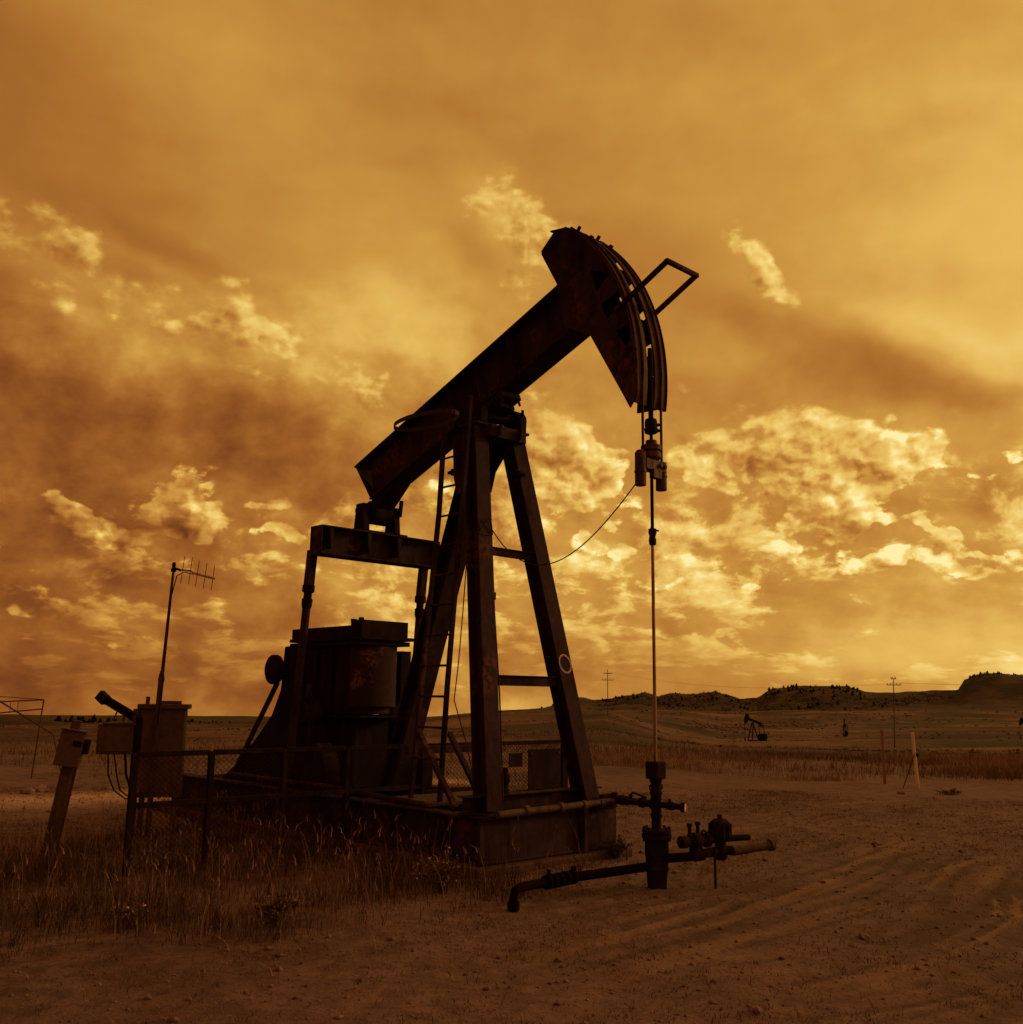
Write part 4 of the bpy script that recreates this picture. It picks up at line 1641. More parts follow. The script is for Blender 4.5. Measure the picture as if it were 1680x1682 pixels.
def mesh_panel(v0, v1, z0, z1, pitch_v=.062, pitch_z=.026):
    """expanded metal: rows of flattened diamonds"""
    vs, fs = [], []

    def strand(a, b, r=.0022):
        a, b = Vector(a), Vector(b)
        x, y, d = basis(b - a, Vector((1, 0, 0)))
        i = len(vs)
        for c in (a, b):
            for k in range(3):
                an = 2 * math.pi * k / 3
                vs.append(c + x * math.cos(an) * r + y * math.sin(an) * r)
        for k in range(3):
            fs.append((i + k, i + (k + 1) % 3, i + 3 + (k + 1) % 3, i + 3 + k))
    slope = pitch_z / pitch_v * 2
    h, w = z1 - z0, v1 - v0
    step = pitch_v
    for sgn in (1, -1):
        k = -h / slope
        while k < w:
            # line v = k + (z)/slope
            t0, t1 = max(0, -k), min(h / slope, w - k)
            if t1 > t0 + 1e-4:
                a, b = (v0 + k + t0, z0 + t0 * slope), (v0 + k + t1, z0 + t1 * slope)
                if sgn < 0:
                    a, b = (v0 + v1 - a[0], a[1]), (v0 + v1 - b[0], b[1])
                strand(FN(a[0], a[1]), FN(b[0], b[1]))
            k += step
    return vs, fs


for a, b in zip(posts, posts[1:]):
    for z0, z1 in (((low_z[a] + .026, ftop - .028), (.0, low_z[a] - .026)) if b < -1.0 else ((low_z[a] + .026, ftop - .028),)):
        vs, fs = mesh_panel(a + .03, b - .03, z0, z1)
        o = soup('wire_mesh', vs, fs, M_WIRE, 'stuff', fence)
# dark boards hung on the mesh
for v0, v1, z0, z1 in ((1.585, 2.18, .475, .98), (1.24, 1.48, .77, .94)):
    o = thing('sign_board' if v1 - v0 > .5 else 'small_plate', 'large dark square board hung on the mesh fence between the front legs' if v1 - v0 > .5 else 'small dark plate on the mesh fence beside the large board', 'board', site(FU + .04, (v0 + v1) / 2, z0), -YAW)
    bm = N()
    w = (v1 - v0) / 2
    bar(bm, V(0, -w, (z1 - z0) / 2), V(0, w, (z1 - z0) / 2), .012, z1 - z0)
    obj('panel', bm, M_DARK, o, bevel=.003)
    for s in (-1, 1):
        bm = N()
        cyl(bm, V(.008, s * w * .85, z1 - z0 - .05), V(.02, s * w * .85, z1 - z0 - .05), .015, 6)
        obj('bolt', bm, M_STEEL, o)

# ------------------------------------------------------------------ left-hand equipment
# electric meter box on a leaning timber post
gm = gz(-4.50, 10.0)
mt = thing('meter_post', 'grey meter box on a leaning wooden post at the left', 'meter box', (-4.50, 10.0, gm), R(14))
lean = V(.20, 0, 1.24)
bm = N()
bar(bm, V(0, 0, -.2), lean, .11, .10, Y1)
obj('post', bm, M_WOOD, mt, bevel=.006)
bm = N()
bar(bm, V(.10, -.03, -.05), V(.235, -.03, .95), .025, .025)
obj('conduit', bm, M_MAST, mt)
bm = N()
ld = lean.normalized()
side_ = V(1, 0, -.16).normalized()
c0 = ld * .98 + V(0, -.10, 0)
bar(bm, c0, c0 + ld * .34, .23, .12, Y1)
bx = obj('box', bm, M_GALV, mt, bevel=.008)
bm = N()
bar(bm, c0 + ld * .345, c0 + ld * .355, .25, .15, Y1)
obj('box_lid', bm, M_GALV, bx)
bm = N()
bar(bm, c0 + side_ * .02 + ld * .23 + V(0, -.065, 0), c0 + side_ * .10 + ld * .23 + V(0, -.065, 0), .02, .05)
bar(bm, c0 + side_ * .135 + ld * .14, c0 + side_ * .135 + ld * .28, .06, .11, Y1)
obj('meter', bm, M_DARK, bx, bevel=.005)
bm = N()
bar(bm, ld * 1.24 + side_ * -.02, ld * 1.42 + side_ * -.02, .09, .06, Y1)
obj('vent_hood', bm, M_GALV, mt, bevel=.005)

# thin tubular frame with a long diagonal pipe, cut by the picture edge
g_ = gz(-9.6, 20)
rk = thing('pipe_rack', 'thin pale tubular frame at the far left edge', 'rack', (-9.6, 20, g_), 0)
zz = lambda z: z - g_
bm = N()
tube(bm, [V(-2.6, 0, zz(1.30)), V(.335, 0, zz(1.465))], .014, 6)
tube(bm, [V(-2.6, .3, zz(1.62)), V(.335, 0, zz(1.47))], .008, 6)
obj('top_tube', bm, M_MAST, rk)
bm = N()
tube(bm, [V(-2.6, 0, zz(.98)), V(.31, 0, zz(1.285))], .014, 6)
obj('middle_tube', bm, M_MAST, rk)
bm = N()
tube(bm, [V(.335, 0, zz(1.47)), V(.24, .0, g_ * 0)], .014, 6)
obj('upright', bm, M_MAST, rk)
bm = N()
tube(bm, [V(-2.6, 0, zz(1.62)), V(-2.6, .0, 0)], .014, 6)
obj('upright', bm, M_MAST, rk)
bm = N()
for x_ in (-.17, -.32, -1.2):
    bm = N()
    tube(bm, [V(x_, 0, zz(1.44 + (x_ - .3) * .05)), V(x_, 0, zz(1.26 + (x_ - .3) * .1))], .007, 5)
    obj('brace', bm, M_MAST, rk)
bm = N()
tube(bm, [V(-2.6, -.1, zz(2.6)), V(.64, -.1, zz(.80)), V(.90, -.1, 0)], .016, 6)
obj('diagonal_pipe', bm, M_MAST, rk)

# small cabinet, large cabinet, solar panel and mast behind the fence end
gc = gz(-4.35, 12.5)
c1 = thing('large_cabinet', 'tall grey electrical cabinet with an overhanging lid behind the fence end', 'cabinet', (-4.30, 12.6, gc), R(12))
bm = N()
box(bm, -.27, .25, -.17, .17, .45, 1.44 - gc)
cb = obj('body', bm, M_GALV, c1, bevel=.008)
bm = N()
box(bm, -.31, .29, -.21, .21, 1.442 - gc, 1.50 - gc)
obj('lid', bm, M_GALV, c1, bevel=.006)
bm = N()
box(bm, -.10, .18, -.06, .06, 1.502 - gc, 1.54 - gc)
cyl(bm, V(-.22, 0, 1.50 - gc), V(-.22, 0, 1.59 - gc), .025, 8)
obj('vent', bm, M_GALV, c1)
bm = N()
box(bm, -.24, .22, -.182, -.172, .50, 1.40 - gc)
obj('door', bm, M_GALV, cb, bevel=.004)
for x_ in (-.2, .18):
    bm = N()
    box(bm, x_ - .03, x_ + .03, -.03, .03, -.1, .448)
    obj('leg', bm, M_GALV, c1)
c2 = thing('small_cabinet', 'smaller square grey box with cables left of the tall cabinet', 'cabinet', (-4.79, 12.4, gc), R(8))
bm = N()
box(bm, -.22, .20, -.12, .12, .90 - gc, 1.25 - gc)
cb = obj('body', bm, M_GALV, c2, bevel=.008)
bm = N()
box(bm, -.19, .17, -.135, -.124, .93 - gc, 1.22 - gc)
obj('door', bm, M_GALV, cb, bevel=.004)
bm = N()
box(bm, -.16, .22, -.14, .14, 1.252 - gc, 1.275 - gc)
obj('lid', bm, M_GALV, cb)
bm = N()
box(bm, .21, .29, -.08, .08, .8 - gc, 1.34 - gc)
cyl(bm, V(.25, .0, 0), V(.25, 0, .85 - gc), .03, 8)
obj('stand', bm, M_DARK, c2)
for x_, q in ((-.10, .02), (-.03, .05), (.10, .03)):
    bm = N()
    tube(bm, [V(x_, 0, .90 - gc), V(x_ + q, 0, .65 - gc), V(x_ + .11, -.03, .47 - gc), V(x_ + .26, -.06, .37 - gc), V(.34, -.05, .44 - gc), V(.42, 0, .55 - gc)], .010 if x_ < .05 else .016, 6)
    obj('cable', bm, M_BLACK, c2, smooth=True)
pn = thing('solar_panel', 'tilted dark solar panel seen edge-on beside the tall cabinet', 'solar panel', (-4.62, 12.5, 1.26), R(-8))
bm = N()
a_, b_ = V(-.46, 0, .30), V(-.02, 0, .075)
uq = V(.25, .75, .6)
bar(bm, a_, b_, .14, .04, uq)
obj('frame', bm, M_DARK, pn, bevel=.004)
bm = N()
dd_ = (b_ - a_).normalized()
nrm = (uq - dd_ * uq.dot(dd_)).normalized()
bar(bm, a_ + nrm * .026 + (b_ - a_) * .04, b_ + nrm * .026 - (b_ - a_) * .04, .11, .006, uq)
obj('cell_face', bm, M_BLACK, pn)
bm = N()
bar(bm, a_ + V(-.05, -.02, .05), a_ + V(.05, -.02, -.03), .09, .12)
obj('junction_box', bm, M_DARK, pn)
bm = N()
tube(bm, [V(-.25, 0, .18), V(-.30, 0, .05)], .010, 6)
obj('strut', bm, M_GALV, pn)
bm = N()
tube(bm, [V(-.17, 0, .14), V(-.17, 0, .0)], .012, 6)
obj('strut', bm, M_GALV, pn)
bm = N()
bar(bm, V(.02, 0, -.02), V(.02, 0, .18), .09, .09)
obj('bracket', bm, M_GALV, pn)

am = thing('antenna_mast', 'tall thin pipe mast with a small yagi antenna at its top', 'antenna', (-4.30, 12.30, gz(-4.3, 12.3)), 0)
ga = gz(-4.3, 12.3)
bm = N()
tube(bm, [V(0, 0, -.2), V(.0, 0, 1.2), V(.02, 0, 1.9)], .034, 10)
tube(bm, [V(.02, 0, 1.9), V(.07, 0, 3.28)], .016, 10)
stack(bm, V(.02, 0, 1.82), UP, [(0, .034), (.04, .04), (.1, .03), (.14, .02)], 10)
obj('pole', bm, M_MAST, am, smooth=True)
bm = N()
stack(bm, V(.068, 0, 3.19), UP, [(0, .03), (.03, .034), (.06, .02), (.09, .024), (.12, .02)], 10)
bar(bm, V(.07, 0, 3.24), V(.16, -.01, 3.21), .04, .03)
obj('bracket', bm, M_DARK, am)
bm = N()
tube(bm, [V(.08, 0, 3.225), V(.30, -.04, 3.20), V(.34, -.05, 3.17)], .012, 8)
tube(bm, [V(.33, -.05, 3.175), V(.62, -.10, 3.10)], .014, 8)
bm_e = obj('boom', bm, M_ALU, am, smooth=True)
for k, (x_, z_, hh) in enumerate(((.20, 3.21, .19), (.30, 3.20, .19), (.39, 3.165, .18), (.49, 3.14, .18), (.59, 3.11, .175))):
    bm = N()
    cyl(bm, V(x_ - .01, -.05 - x_ * .05, z_ - hh + .02), V(x_ + .015, -.05 - x_ * .05, z_ + hh - .02), .004, 6)
    obj('antenna_element', bm, M_MAST, am)
bm = N()
tube(bm, [V(.33, -.03, 3.16), V(.20, 0, 3.19), V(.11, .01, 3.14), V(.075, -.02, 2.9), V(.05, -.025, 1.9), V(.03, -.04, 1.3)], .007, 6)
obj('coax_cable', bm, M_BLACK, am, smooth=True)

# ------------------------------------------------------------------ marker posts on the right
g1 = gz(8.21, 20.43)
wp = thing('white_marker_post', 'thin white marker post standing on the right', 'marker post', (8.21, 20.43, g1), 0)
bm = N()
bar(bm, V(.03, 0, -.2), V(-.03, 0, 1.08), .085, .04)
obj('post', bm, M_WHITE, wp, bevel=.006)
bm = N()
cyl(bm, V(.03, -.02, .62), V(.03, -.05, .66), .03, 8)
obj('tag', bm, M_DARK, wp)
gs = thing('guy_stake', 'dark rod leaning against the white marker post', 'stake', (7.86, 20.3, gz(7.86, 20.3)), 0)
bm = N()
cyl(bm, V(0, 0, -.05), V(.30, .02, .66), .009, 8)
obj('rod', bm, M_DARK, gs)
g2 = gz(7.93, 21.4)
op = thing('orange_marker_board', 'flat faded tan-orange marker board left of the white post', 'marker post', (7.93, 21.4, g2), 0)
bm = N()
bar(bm, V(0, 0, -.2), V(0, 0, 1.10), .13, .02)
obj('board', bm, M_ORANGE, op, bevel=.004)


# azimuth range, how many, distance range, size range, where they are seen
JUNIPERS = [(-22.6, -17.0, 22, 1200, 1262, .6, 1.1, 'small dark juniper in the row on the left skyline behind the cabinets'),
            (-24.2, -21.6, 16, 1150, 1250, 1.3, 2.3, 'juniper of the denser clump on the left skyline, just left of the solar panel'),
            (-16.5, -14.0, 8, 1220, 1262, .4, .8, 'tiny juniper on the left skyline between the tall cabinet and the pump jack'),
            (1.2, 3.2, 6, 1200, 1255, .4, .8, 'tiny juniper on the low skyline seen between the pump jack front legs'),
            (5.3, 7.6, 26, 1150, 1252, .5, 1.0, 'small juniper on the low ridge left of the polished rod'),
            (7.6, 10.0, 16, 1080, 1210, .6, 1.0, 'small juniper on the slope just right of the polished rod'),
            (10.5, 13.5, 14, 1060, 1180, .6, 1.0, 'small juniper at the foot of the pointed hill right of the polished rod'),
            (14.2, 19.6, 62, 1150, 1256, .6, 1.15, 'dark juniper crowning the middle mesa right of the polished rod'),
            (16.0, 19.5, 20, 1050, 1180, .6, 1.0, 'dark juniper on the slope below the middle mesa'),
            (19.8, 24.3, 14, 1080, 1200, .4, .8, 'tiny juniper on the long low ridge behind the power pole near the white post'),
            (24.5, 30.0, 30, 1200, 1258, .5, 1.0, 'dark juniper crowning the high mesa at the right edge')]


# ------------------------------------------------------------------ far things
def pol(az, r):
    x, y = r * math.sin(R(az)), r * math.cos(R(az))
    return x, y


def build_far_jack():
    t = thing('distant_pump_jack', 'x', 'pump jack', (0, 0, 0), 0, 'pump jacks far out on the prairie')

    def O(name, fn, par=None):
        bm = N()
        fn(bm)
        return obj(name, bm, M_DARK, par or t)
    O('base', lambda b: (bar(b, (-4.5, 0, .25), (1.0, 0, .25), 1.6, .5)))
    for sx, sy in ((0, -.8), (0, .8), (-1.7, 0)):
        O('leg', lambda b: bar(b, (sx * 1.0 + (.9 if sx == 0 else 0), sy, .4), (0, sy * .3, 4.7), .22, .22))
    O('walking_beam', lambda b: bar(b, (-2.7, 0, 4.3), (1.9, 0, 5.7), .30, .55))
    O('horse_head', lambda b: prism(b, [(1.5, 4.9), (2.3, 4.2), (2.55, 5.0), (2.3, 5.9), (1.9, 6.6), (1.3, 6.6), (1.2, 6.0)], -.22, .22))
    O('equalizer', lambda b: bar(b, (-2.6, -.9, 3.9), (-2.6, .9, 3.9), .25, .35))
    for s in (-1, 1):
        O('pitman_arm', lambda b: bar(b, (-2.6, s * .85, 3.8), (-2.9, s * .9, 1.0), .12, .12))
        O('counterweight', lambda b: cyl(b, (-2.9, s * .70, 1.3), (-2.9, s * .95, 1.3), .8, 10))
    O('gear_case', lambda b: bar(b, (-3.9, 0, 1.3), (-2.3, 0, 1.3), .8, 1.6))
    O('polished_rod', lambda b: cyl(b, (2.5, 0, .3), (2.5, 0, 4.6), .05, 6))
    O('wellhead', lambda b: cyl(b, (2.5, 0, 0), (2.5, 0, 1.1), .16, 8))
    return t


fj = build_far_jack()
FJ = [(13.62, 282, 2.2, 1.12, 'nearest of the far pump jacks, on the open prairie right of the polished rod'),
      (18.45, 420, 1.3, 1.0, 'smaller far pump jack seen end-on, halfway to the right edge'),
      (27.3, 330, 2.9, .95, 'far pump jack cut by the right edge of the picture')]
for i, (a, r, rot, sc, lb) in enumerate(FJ):
    x, y = pol(a, r)
    if i == 0:
        fj.location = (x, y, gz(x, y) - .1)
        fj.rotation_euler = (0, 0, rot)
        fj.scale = (sc,) * 3
        fj['label'] = lb
    else:
        dup(fj, (x, y, gz(x, y) - .1), rot, sc, lb)


def power_pole(a, r, h, arms, label, tilt=0.0):
    x, y = pol(a, r)
    g_ = gz(x, y)
    t = thing('power_pole', label, 'power pole', (x, y, g_), R(-8), 'wooden power poles on the hills')
    bm = N()
    tube(bm, [V(0, 0, -1), V(tilt, 0, h)], [.11, .07], 8)
    obj('pole', bm, M_WOOD, t)
    tips = []
    for dz, w in arms:
        bm = N()
        bar(bm, V(-w / 2 + tilt, 0, h - dz), V(w / 2 + tilt, 0, h - dz), .11, .13)
        ar = obj('crossarm', bm, M_WOOD, t)
        for s in (-.45, -.2, .2, .45):
            bm = N()
            cyl(bm, V(tilt + s * w, 0, h - dz + .05), V(tilt + s * w, 0, h - dz + .38), .05, 6)
            obj('insulator', bm, M_DARK, ar)
            tips.append(Vector((x + (tilt + s * w) * math.cos(R(-8)), y + (tilt + s * w) * math.sin(R(-8)), g_ + h - dz + .38)))
    return tips


t1 = power_pole(5.62, 250, 11.4, ((1.0, 2.0), (2.6, 3.0)), 'power pole with two crossarms on the hill left of the polished rod')
t2 = power_pole(20.9, 195, 12.2, ((1.0, 2.5), (-.1, .9)), 'leaning power pole with one wide crossarm near the white marker post', .5)
t3 = [Vector(p) + Vector((150, -75, 4)) for p in t2]
n_w = 0
for A_, B_ in ((t1, t2), (t2, t3)):
    for k in (0, 3):
        bm = N()
        pts = []
        for i in range(17):
            q = i / 16
            p = A_[k].lerp(B_[k], q)
            p.z -= 2.2 * 4 * q * (1 - q)
            pts.append(p - A_[k])
        tube(bm, pts, .010, 4)
        o = obj('power_line', bm, M_CABLE)
        o.location = A_[k]
        tag(o, ('very thin %s line ' % ('lower' if k == 0 else 'upper')) + ('strung between the two hill poles' if A_ is t1 else 'running off right from the leaning pole'), 'wire', 'power lines between the hill poles')
        n_w += 1


# junipers along the far ridges
def build_juniper():
    t = thing('juniper_tree', 'small dark juniper tree among others on the far ridge', 'tree', (0, 0, 0), 0, 'juniper trees on the far ridges')
    bm = N()
    tube(bm, [V(0, 0, -.5), V(.1, 0, 1.2), V(0, .1, 2.4)], [.25, .2, .08], 6)
    obj('trunk', bm, M_WOOD, t)
    rg = np.random.default_rng(5)
    vs, fs = [], []
    for i in range(240):
        z = rg.uniform(0, 1)
        rad = 1.9 * math.sqrt(max(0.02, 1 - (2 * z - .75) ** 2 * .8)) * (.75 + .3 * math.sin(5 * z + 1))
        a = rg.uniform(0, 2 * math.pi)
        c = np.array([math.cos(a) * rad * rg.uniform(.2, 1), math.sin(a) * rad * rg.uniform(.2, 1), .25 + z * 2.9])
        k = len(vs)
        for j in range(4):
            vs.append(c + rg.normal(0, .30, 3))
        fs.append((k, k + 1, k + 2, k + 3))
    soup('crown', vs, fs, M_JUNIPER, None, t)
    return t


jt = build_juniper()
rj = random.Random(4)
spots = []
for a0, a1, n_, r0, r1, s0, s1, lab in JUNIPERS:
    for _ in range(n_):
        spots.append((rj.uniform(a0, a1), rj.uniform(r0, r1), rj.uniform(s0, s1), lab))
for i, (a, r, s, lab) in enumerate(spots):
    x, y = pol(a, r)
    if i == 0:
        jt.location = (x, y, gz(x, y) - .2)
        jt.scale = (s,) * 3
        jt['label'] = lab
    else:
        o = dup(jt, (x, y, gz(x, y) - .2), rj.uniform(0, 6.28), s, lab)


STONES = [(-8.06, 17.12, 0.14, 'flat dark stone on the pale track, left of the meter post'),
          (-8.04, 17.55, 0.17, 'dark stone on the pale track just beside the meter post'),
          (-7.15, 18.26, 0.07, 'small dark stone on the pale track right of the meter post'),
          (7.32, 18.97, 0.1, 'low stone lying below the white marker post'),
          (4.45, 12.37, 0.07, 'pale flat chip of stone on the graded dirt right of the valves'),
          (2.62, 7.65, 0.05, 'small stone in the right foreground near the curved ruts'),
          (1.38, 5.84, 0.05, 'small stone at the bottom edge of the picture'),
          (1.7, 10.4, 0.05, 'fist-sized stone beside the wellhead casing')]
# x, y, height, spread, stems, leafy, label, share in bloom
WEEDS = [(-0.56, 8.88, 0.34, 0.26, 46, 1, 'leafy pale-flowered weed growing at the near corner of the concrete', 0.8),
         (-1.71, 7.79, 0.26, 0.2, 30, 1, 'weed with pale leaves in the grass before the fence', 0.5),
         (-2.74, 7.63, 0.24, 0.18, 24, 1, 'small yellow-flowered weed at the left front of the grass', 0.7),
         (1.17, 11.03, 0.22, 0.25, 40, 0, 'twiggy weed between the base corner and the wellhead', 0),
         (8.28, 19.1, 0.1, 0.35, 24, 0, 'low dark bush on the dirt right of the white post', 0)]


# ------------------------------------------------------------------ grass and small growth
def ribbons(x, y, z, h, w, lean, seg, rg, curve=0.35):
    """grass blades as bent ribbons: arrays of root positions, heights, widths, lean (fraction of height)"""
    n = len(x)
    yaw = rg.uniform(0, 2 * math.pi, n)
    la = rg.uniform(0, 2 * math.pi, n)
    dx, dy = np.cos(la) * lean * h, np.sin(la) * lean * h
    vs = np.empty((n, (seg + 1) * 2, 3), np.float32)
    for k in range(seg + 1):
        t = k / seg
        b = t * (1 - curve) + curve * t * t
        cx, cy, cz = x + dx * b * t, y + dy * b * t, z + h * t * (1 - .25 * lean * t)
        hw = w * 0.5 * (1 - t) ** 0.7 + 0.0004
        ox, oy = np.cos(yaw) * hw, np.sin(yaw) * hw
        vs[:, 2 * k] = np.stack([cx - ox, cy - oy, cz], -1)
        vs[:, 2 * k + 1] = np.stack([cx + ox, cy + oy, cz], -1)
    base = np.arange(n)[:, None] * (seg + 1) * 2
    fs = np.concatenate([base + np.array([[2 * k, 2 * k + 1, 2 * k + 3, 2 * k + 2]]) for k in range(seg)], 1).reshape(-1, 4)
    return vs.reshape(-1, 3), fs


def in_poly(x, y, poly):
    c = np.zeros(x.shape, bool)
    j = len(poly) - 1
    for i in range(len(poly)):
        xi, yi = poly[i]
        xj, yj = poly[j]
        c ^= ((yi > y) != (yj > y)) & (x < (xj - xi) * (y - yi) / (yj - yi + 1e-12) + xi)
        j = i
    return c


def scatter(n, x0, x1, y0, y1, rg):
    return rg.uniform(x0, x1, n), rg.uniform(y0, y1, n)


TALL_ZONE = [(-7.05, 9.74), (-6.62, 10.88), (-5.5, 11.18), (-4.99, 11.68), (-4.63, 12.36), (-4.19, 14.03), (-3.81, 18.03), (-2.26, 19.47), (-0.65, 14.76), (-0.3, 10.61), (0.06, 9.94), (0.1, 9.39), (0.16, 9.45), (1.0, 10.78), (1.25, 11.45), (1.22, 11.03), (0.75, 9.99), (0.2, 9.06), (-0.17, 8.88), (-0.46, 8.52), (-0.66, 7.95), (-1.03, 7.63), (-1.34, 7.43), (-1.64, 7.07), (-2.12, 7.3), (-2.41, 7.04), (-2.78, 6.86), (-3.14, 6.55), (-3.82, 5.89)]


def on_pad(x, y, grow=0.0):
    dx, dy = x - WELL.x, y - WELL.y
    u = dx * FR.x + dy * FR.y
    v = dx * LA.x + dy * LA.y
    return (u > -8.3 - grow) & (u < -1.2 + grow) & (np.abs(v) < 1.14 + grow)


rg = np.random.default_rng(21)
# tall dark bunch grass, its colour deepened for shade, round the near side of the unit
x, y = scatter(190000, -13, 2.2, 4.5, 16.5, rg)
keep = in_poly(x + .25 * fbm(x, y, 1.1, 3, 3), y + .35 * fbm(x, y, 1.3, 3, 4), TALL_ZONE) & ~on_pad(x, y)
cl = fbm(x, y, .55, 3, 61)
keep &= rg.uniform(0, 1, x.shape) < np.clip(.62 + 1.3 * cl, .12, 1)
x, y, cl = x[keep], y[keep], cl[keep]
edge = np.clip((y - 5.9 - .04 * (x + 4) ** 2 * 0) / 2.6, .32, 1.0)
hh = rg.gamma(4, .044, len(x)) * edge * (1 + 1.3 * cl) * np.clip(1.5 - y / 13, .35, 1)
vs, fs = ribbons(x, y, height(x, y) - .01, np.clip(hh, .04, .55), rg.uniform(.003, .0065, len(x)), rg.uniform(.1, .75, len(x)), 3, rg)
o = soup('tall_grass', vs, fs, M_TALL, 'stuff')
tag(o, 'tall dark dry grass growing round the near side of the unit', 'grass')
# seed stalks standing above it
x, y = scatter(2600, -9, 1.0, 5.6, 13, rg)
keep = in_poly(x, y, TALL_ZONE) & ~on_pad(x, y)
x, y = x[keep], y[keep]
h = rg.uniform(.15, .62, len(x)) ** 1.0 * np.clip((y - 4.9) / 3.2, .45, 1)
z = height(x, y)
vs, fs = ribbons(x, y, z, h, np.full(len(x), .0035), rg.uniform(.05, .5, len(x)), 4, rg)
m = len(x)
# heads: wider ribbon at each tip
tips = vs.reshape(m, 10, 3)[:, 8:].mean(1)
v2, f2 = ribbons(tips[:, 0], tips[:, 1], tips[:, 2] - .05, rg.uniform(.05, .10, m), rg.uniform(.007, .013, m), rg.uniform(.2, .9, m), 2, rg)
o = soup('seed_stalks', np.concatenate([vs, v2]), np.concatenate([fs, f2 + len(vs)]), M_SEED, 'stuff')
tag(o, 'pale seed stalks standing up out of the dark grass', 'grass')

# short dead grass and litter over the open ground
n = 34000
r = np.sqrt(rg.uniform(3.2 ** 2, 20 ** 2, n))
a = np.radians(rg.uniform(-36, 36, n))
x, y = r * np.sin(a), r * np.cos(a)
d = fbm(x, y, 1.6, 3, 71) + .5 * fbm(x, y, 6, 2, 72)
keep = (rg.uniform(0, 1, n) < np.clip(.40 + 1.5 * d, .10, 1)) & (rut_mask(x, y) < .25) & ~on_pad(x, y)
x, y = x[keep], y[keep]
k = 9
sp = rg.uniform(.03, .11, len(x))
X = np.repeat(x, k) + rg.normal(0, 1, len(x) * k) * np.repeat(sp, k)
Y = np.repeat(y, k) + rg.normal(0, 1, len(x) * k) * np.repeat(sp, k)
hh = np.repeat(rg.uniform(.012, .055, len(x)), k) * rg.uniform(.5, 1.2, len(X))
vs, fs = ribbons(X, Y, height(X, Y) - .004, hh, rg.uniform(.003, .007, len(X)), rg.uniform(.3, 1.6, len(X)), 2, rg)
o = soup('short_grass', vs, fs, M_SHORT, 'stuff')
tag(o, 'short dead grass scattered over the trodden ground', 'grass')

# loose pale straws lying about
n = 900
r = np.sqrt(rg.uniform(3.3 ** 2, 15 ** 2, n))
a = np.radians(rg.uniform(-34, 30, n))
x, y = r * np.sin(a), r * np.cos(a)
keep = ~on_pad(x, y)
x, y = x[keep], y[keep]
vs, fs = ribbons(x, y, height(x, y), rg.uniform(.05, .20, len(x)), rg.uniform(.003, .006, len(x)), rg.uniform(.8, 2.4, len(x)), 4, rg)
o = soup('loose_straw', vs, fs, M_SEED, 'stuff')
tag(o, 'loose pale straws scattered over the foreground dirt', 'straw')

# belt of dry grass beyond the graded ground
n = 60000
a = np.radians(rg.uniform(3.0, 42, n))
r = rg.uniform(24.5, 33, n) + 1.5 * np.sin(np.degrees(a) * .3)
x, y = r * np.sin(a), r * np.cos(a)
d = fbm(x, y, 3.0, 3, 81)
keep = rg.uniform(0, 1, n) < np.clip(.35 + 2.2 * d, .04, 1)
x, y, d = x[keep], y[keep], d[keep]
vs, fs = ribbons(x, y, height(x, y) - .02, rg.gamma(5, .036, len(x)) * (1 + 1.4 * d), rg.uniform(.007, .014, len(x)), rg.uniform(.1, .7, len(x)), 2, rg)
o = soup('dry_grass_belt', vs, fs, M_GRASS, 'stuff')
tag(o, 'belt of knee-high dry grass beyond the graded dirt', 'grass')

# rough prairie growth from there out
n = 26000
r = 18 * np.exp(rg.uniform(0, 1, n) * math.log(260 / 18))
a = np.radians(rg.uniform(-36, 36, n))
x, y = r * np.sin(a), r * np.cos(a)
d = fbm(x, y, 4, 3, 101) + .8 * fbm(x, y, 20, 2, 103)
right = np.degrees(a) > 3
keep = (rg.uniform(0, 1, n) < np.clip(.4 + 1.6 * d, .02, 1)) & ~((r < 25) & right) & (seg_dist(x, y, ROAD) > 1.7)
x, y, r = x[keep], y[keep], r[keep]
k = 5
s_ = np.clip(r / 40, .8, 3)
X = np.repeat(x, k) + rg.normal(0, .12, len(x) * k) * np.repeat(s_, k)
Y = np.repeat(y, k) + rg.normal(0, .12, len(x) * k) * np.repeat(s_, k)
hh = np.repeat(rg.gamma(7, .035, len(x)), k) * rg.uniform(.6, 1.2, len(X))
wv = rg.uniform(.010, .020, len(X)) * np.repeat(s_, k)
vs, fs = ribbons(X, Y, height(X, Y) - .02, hh, wv, rg.uniform(.1, .9, len(X)), 2, rg)
o = soup('prairie_grass', vs, fs, M_PRAIRIE, 'stuff')
tag(o, 'rough prairie grass running out to the hills', 'grass')

# low dark brush on the slopes
n = 4200
r = 90 * np.exp(rg.uniform(0, 1, n) * math.log(1230 / 55))
a = np.radians(rg.uniform(-34, 34, n))
x, y = r * np.sin(a), r * np.cos(a)
d = fbm(x, y, 60, 3, 111)
keep = rg.uniform(0, 1, n) < np.clip(.35 + 1.8 * d, .02, 1)
x, y, r = x[keep], y[keep], r[keep]
a2, r2 = np.radians(np.concatenate([rg.uniform(4.5, 31, 3200), rg.uniform(-24, -15, 260)])), rg.uniform(1060, 1255, 3460)
k2 = fbm(r2 * np.sin(a2), r2 * np.cos(a2), 70, 3, 133) > -.02
x, y, r = np.append(x, (r2 * np.sin(a2))[k2]), np.append(y, (r2 * np.cos(a2))[k2]), np.append(r, r2[k2])
m = len(x)
q = 7
size = rg.uniform(.15, .42, m) * np.clip(r / 250, .7, 3.4)
C = np.stack([np.repeat(x, q), np.repeat(y, q), np.repeat(height(x, y), q)], -1)
S = np.repeat(size, q)[:, None]
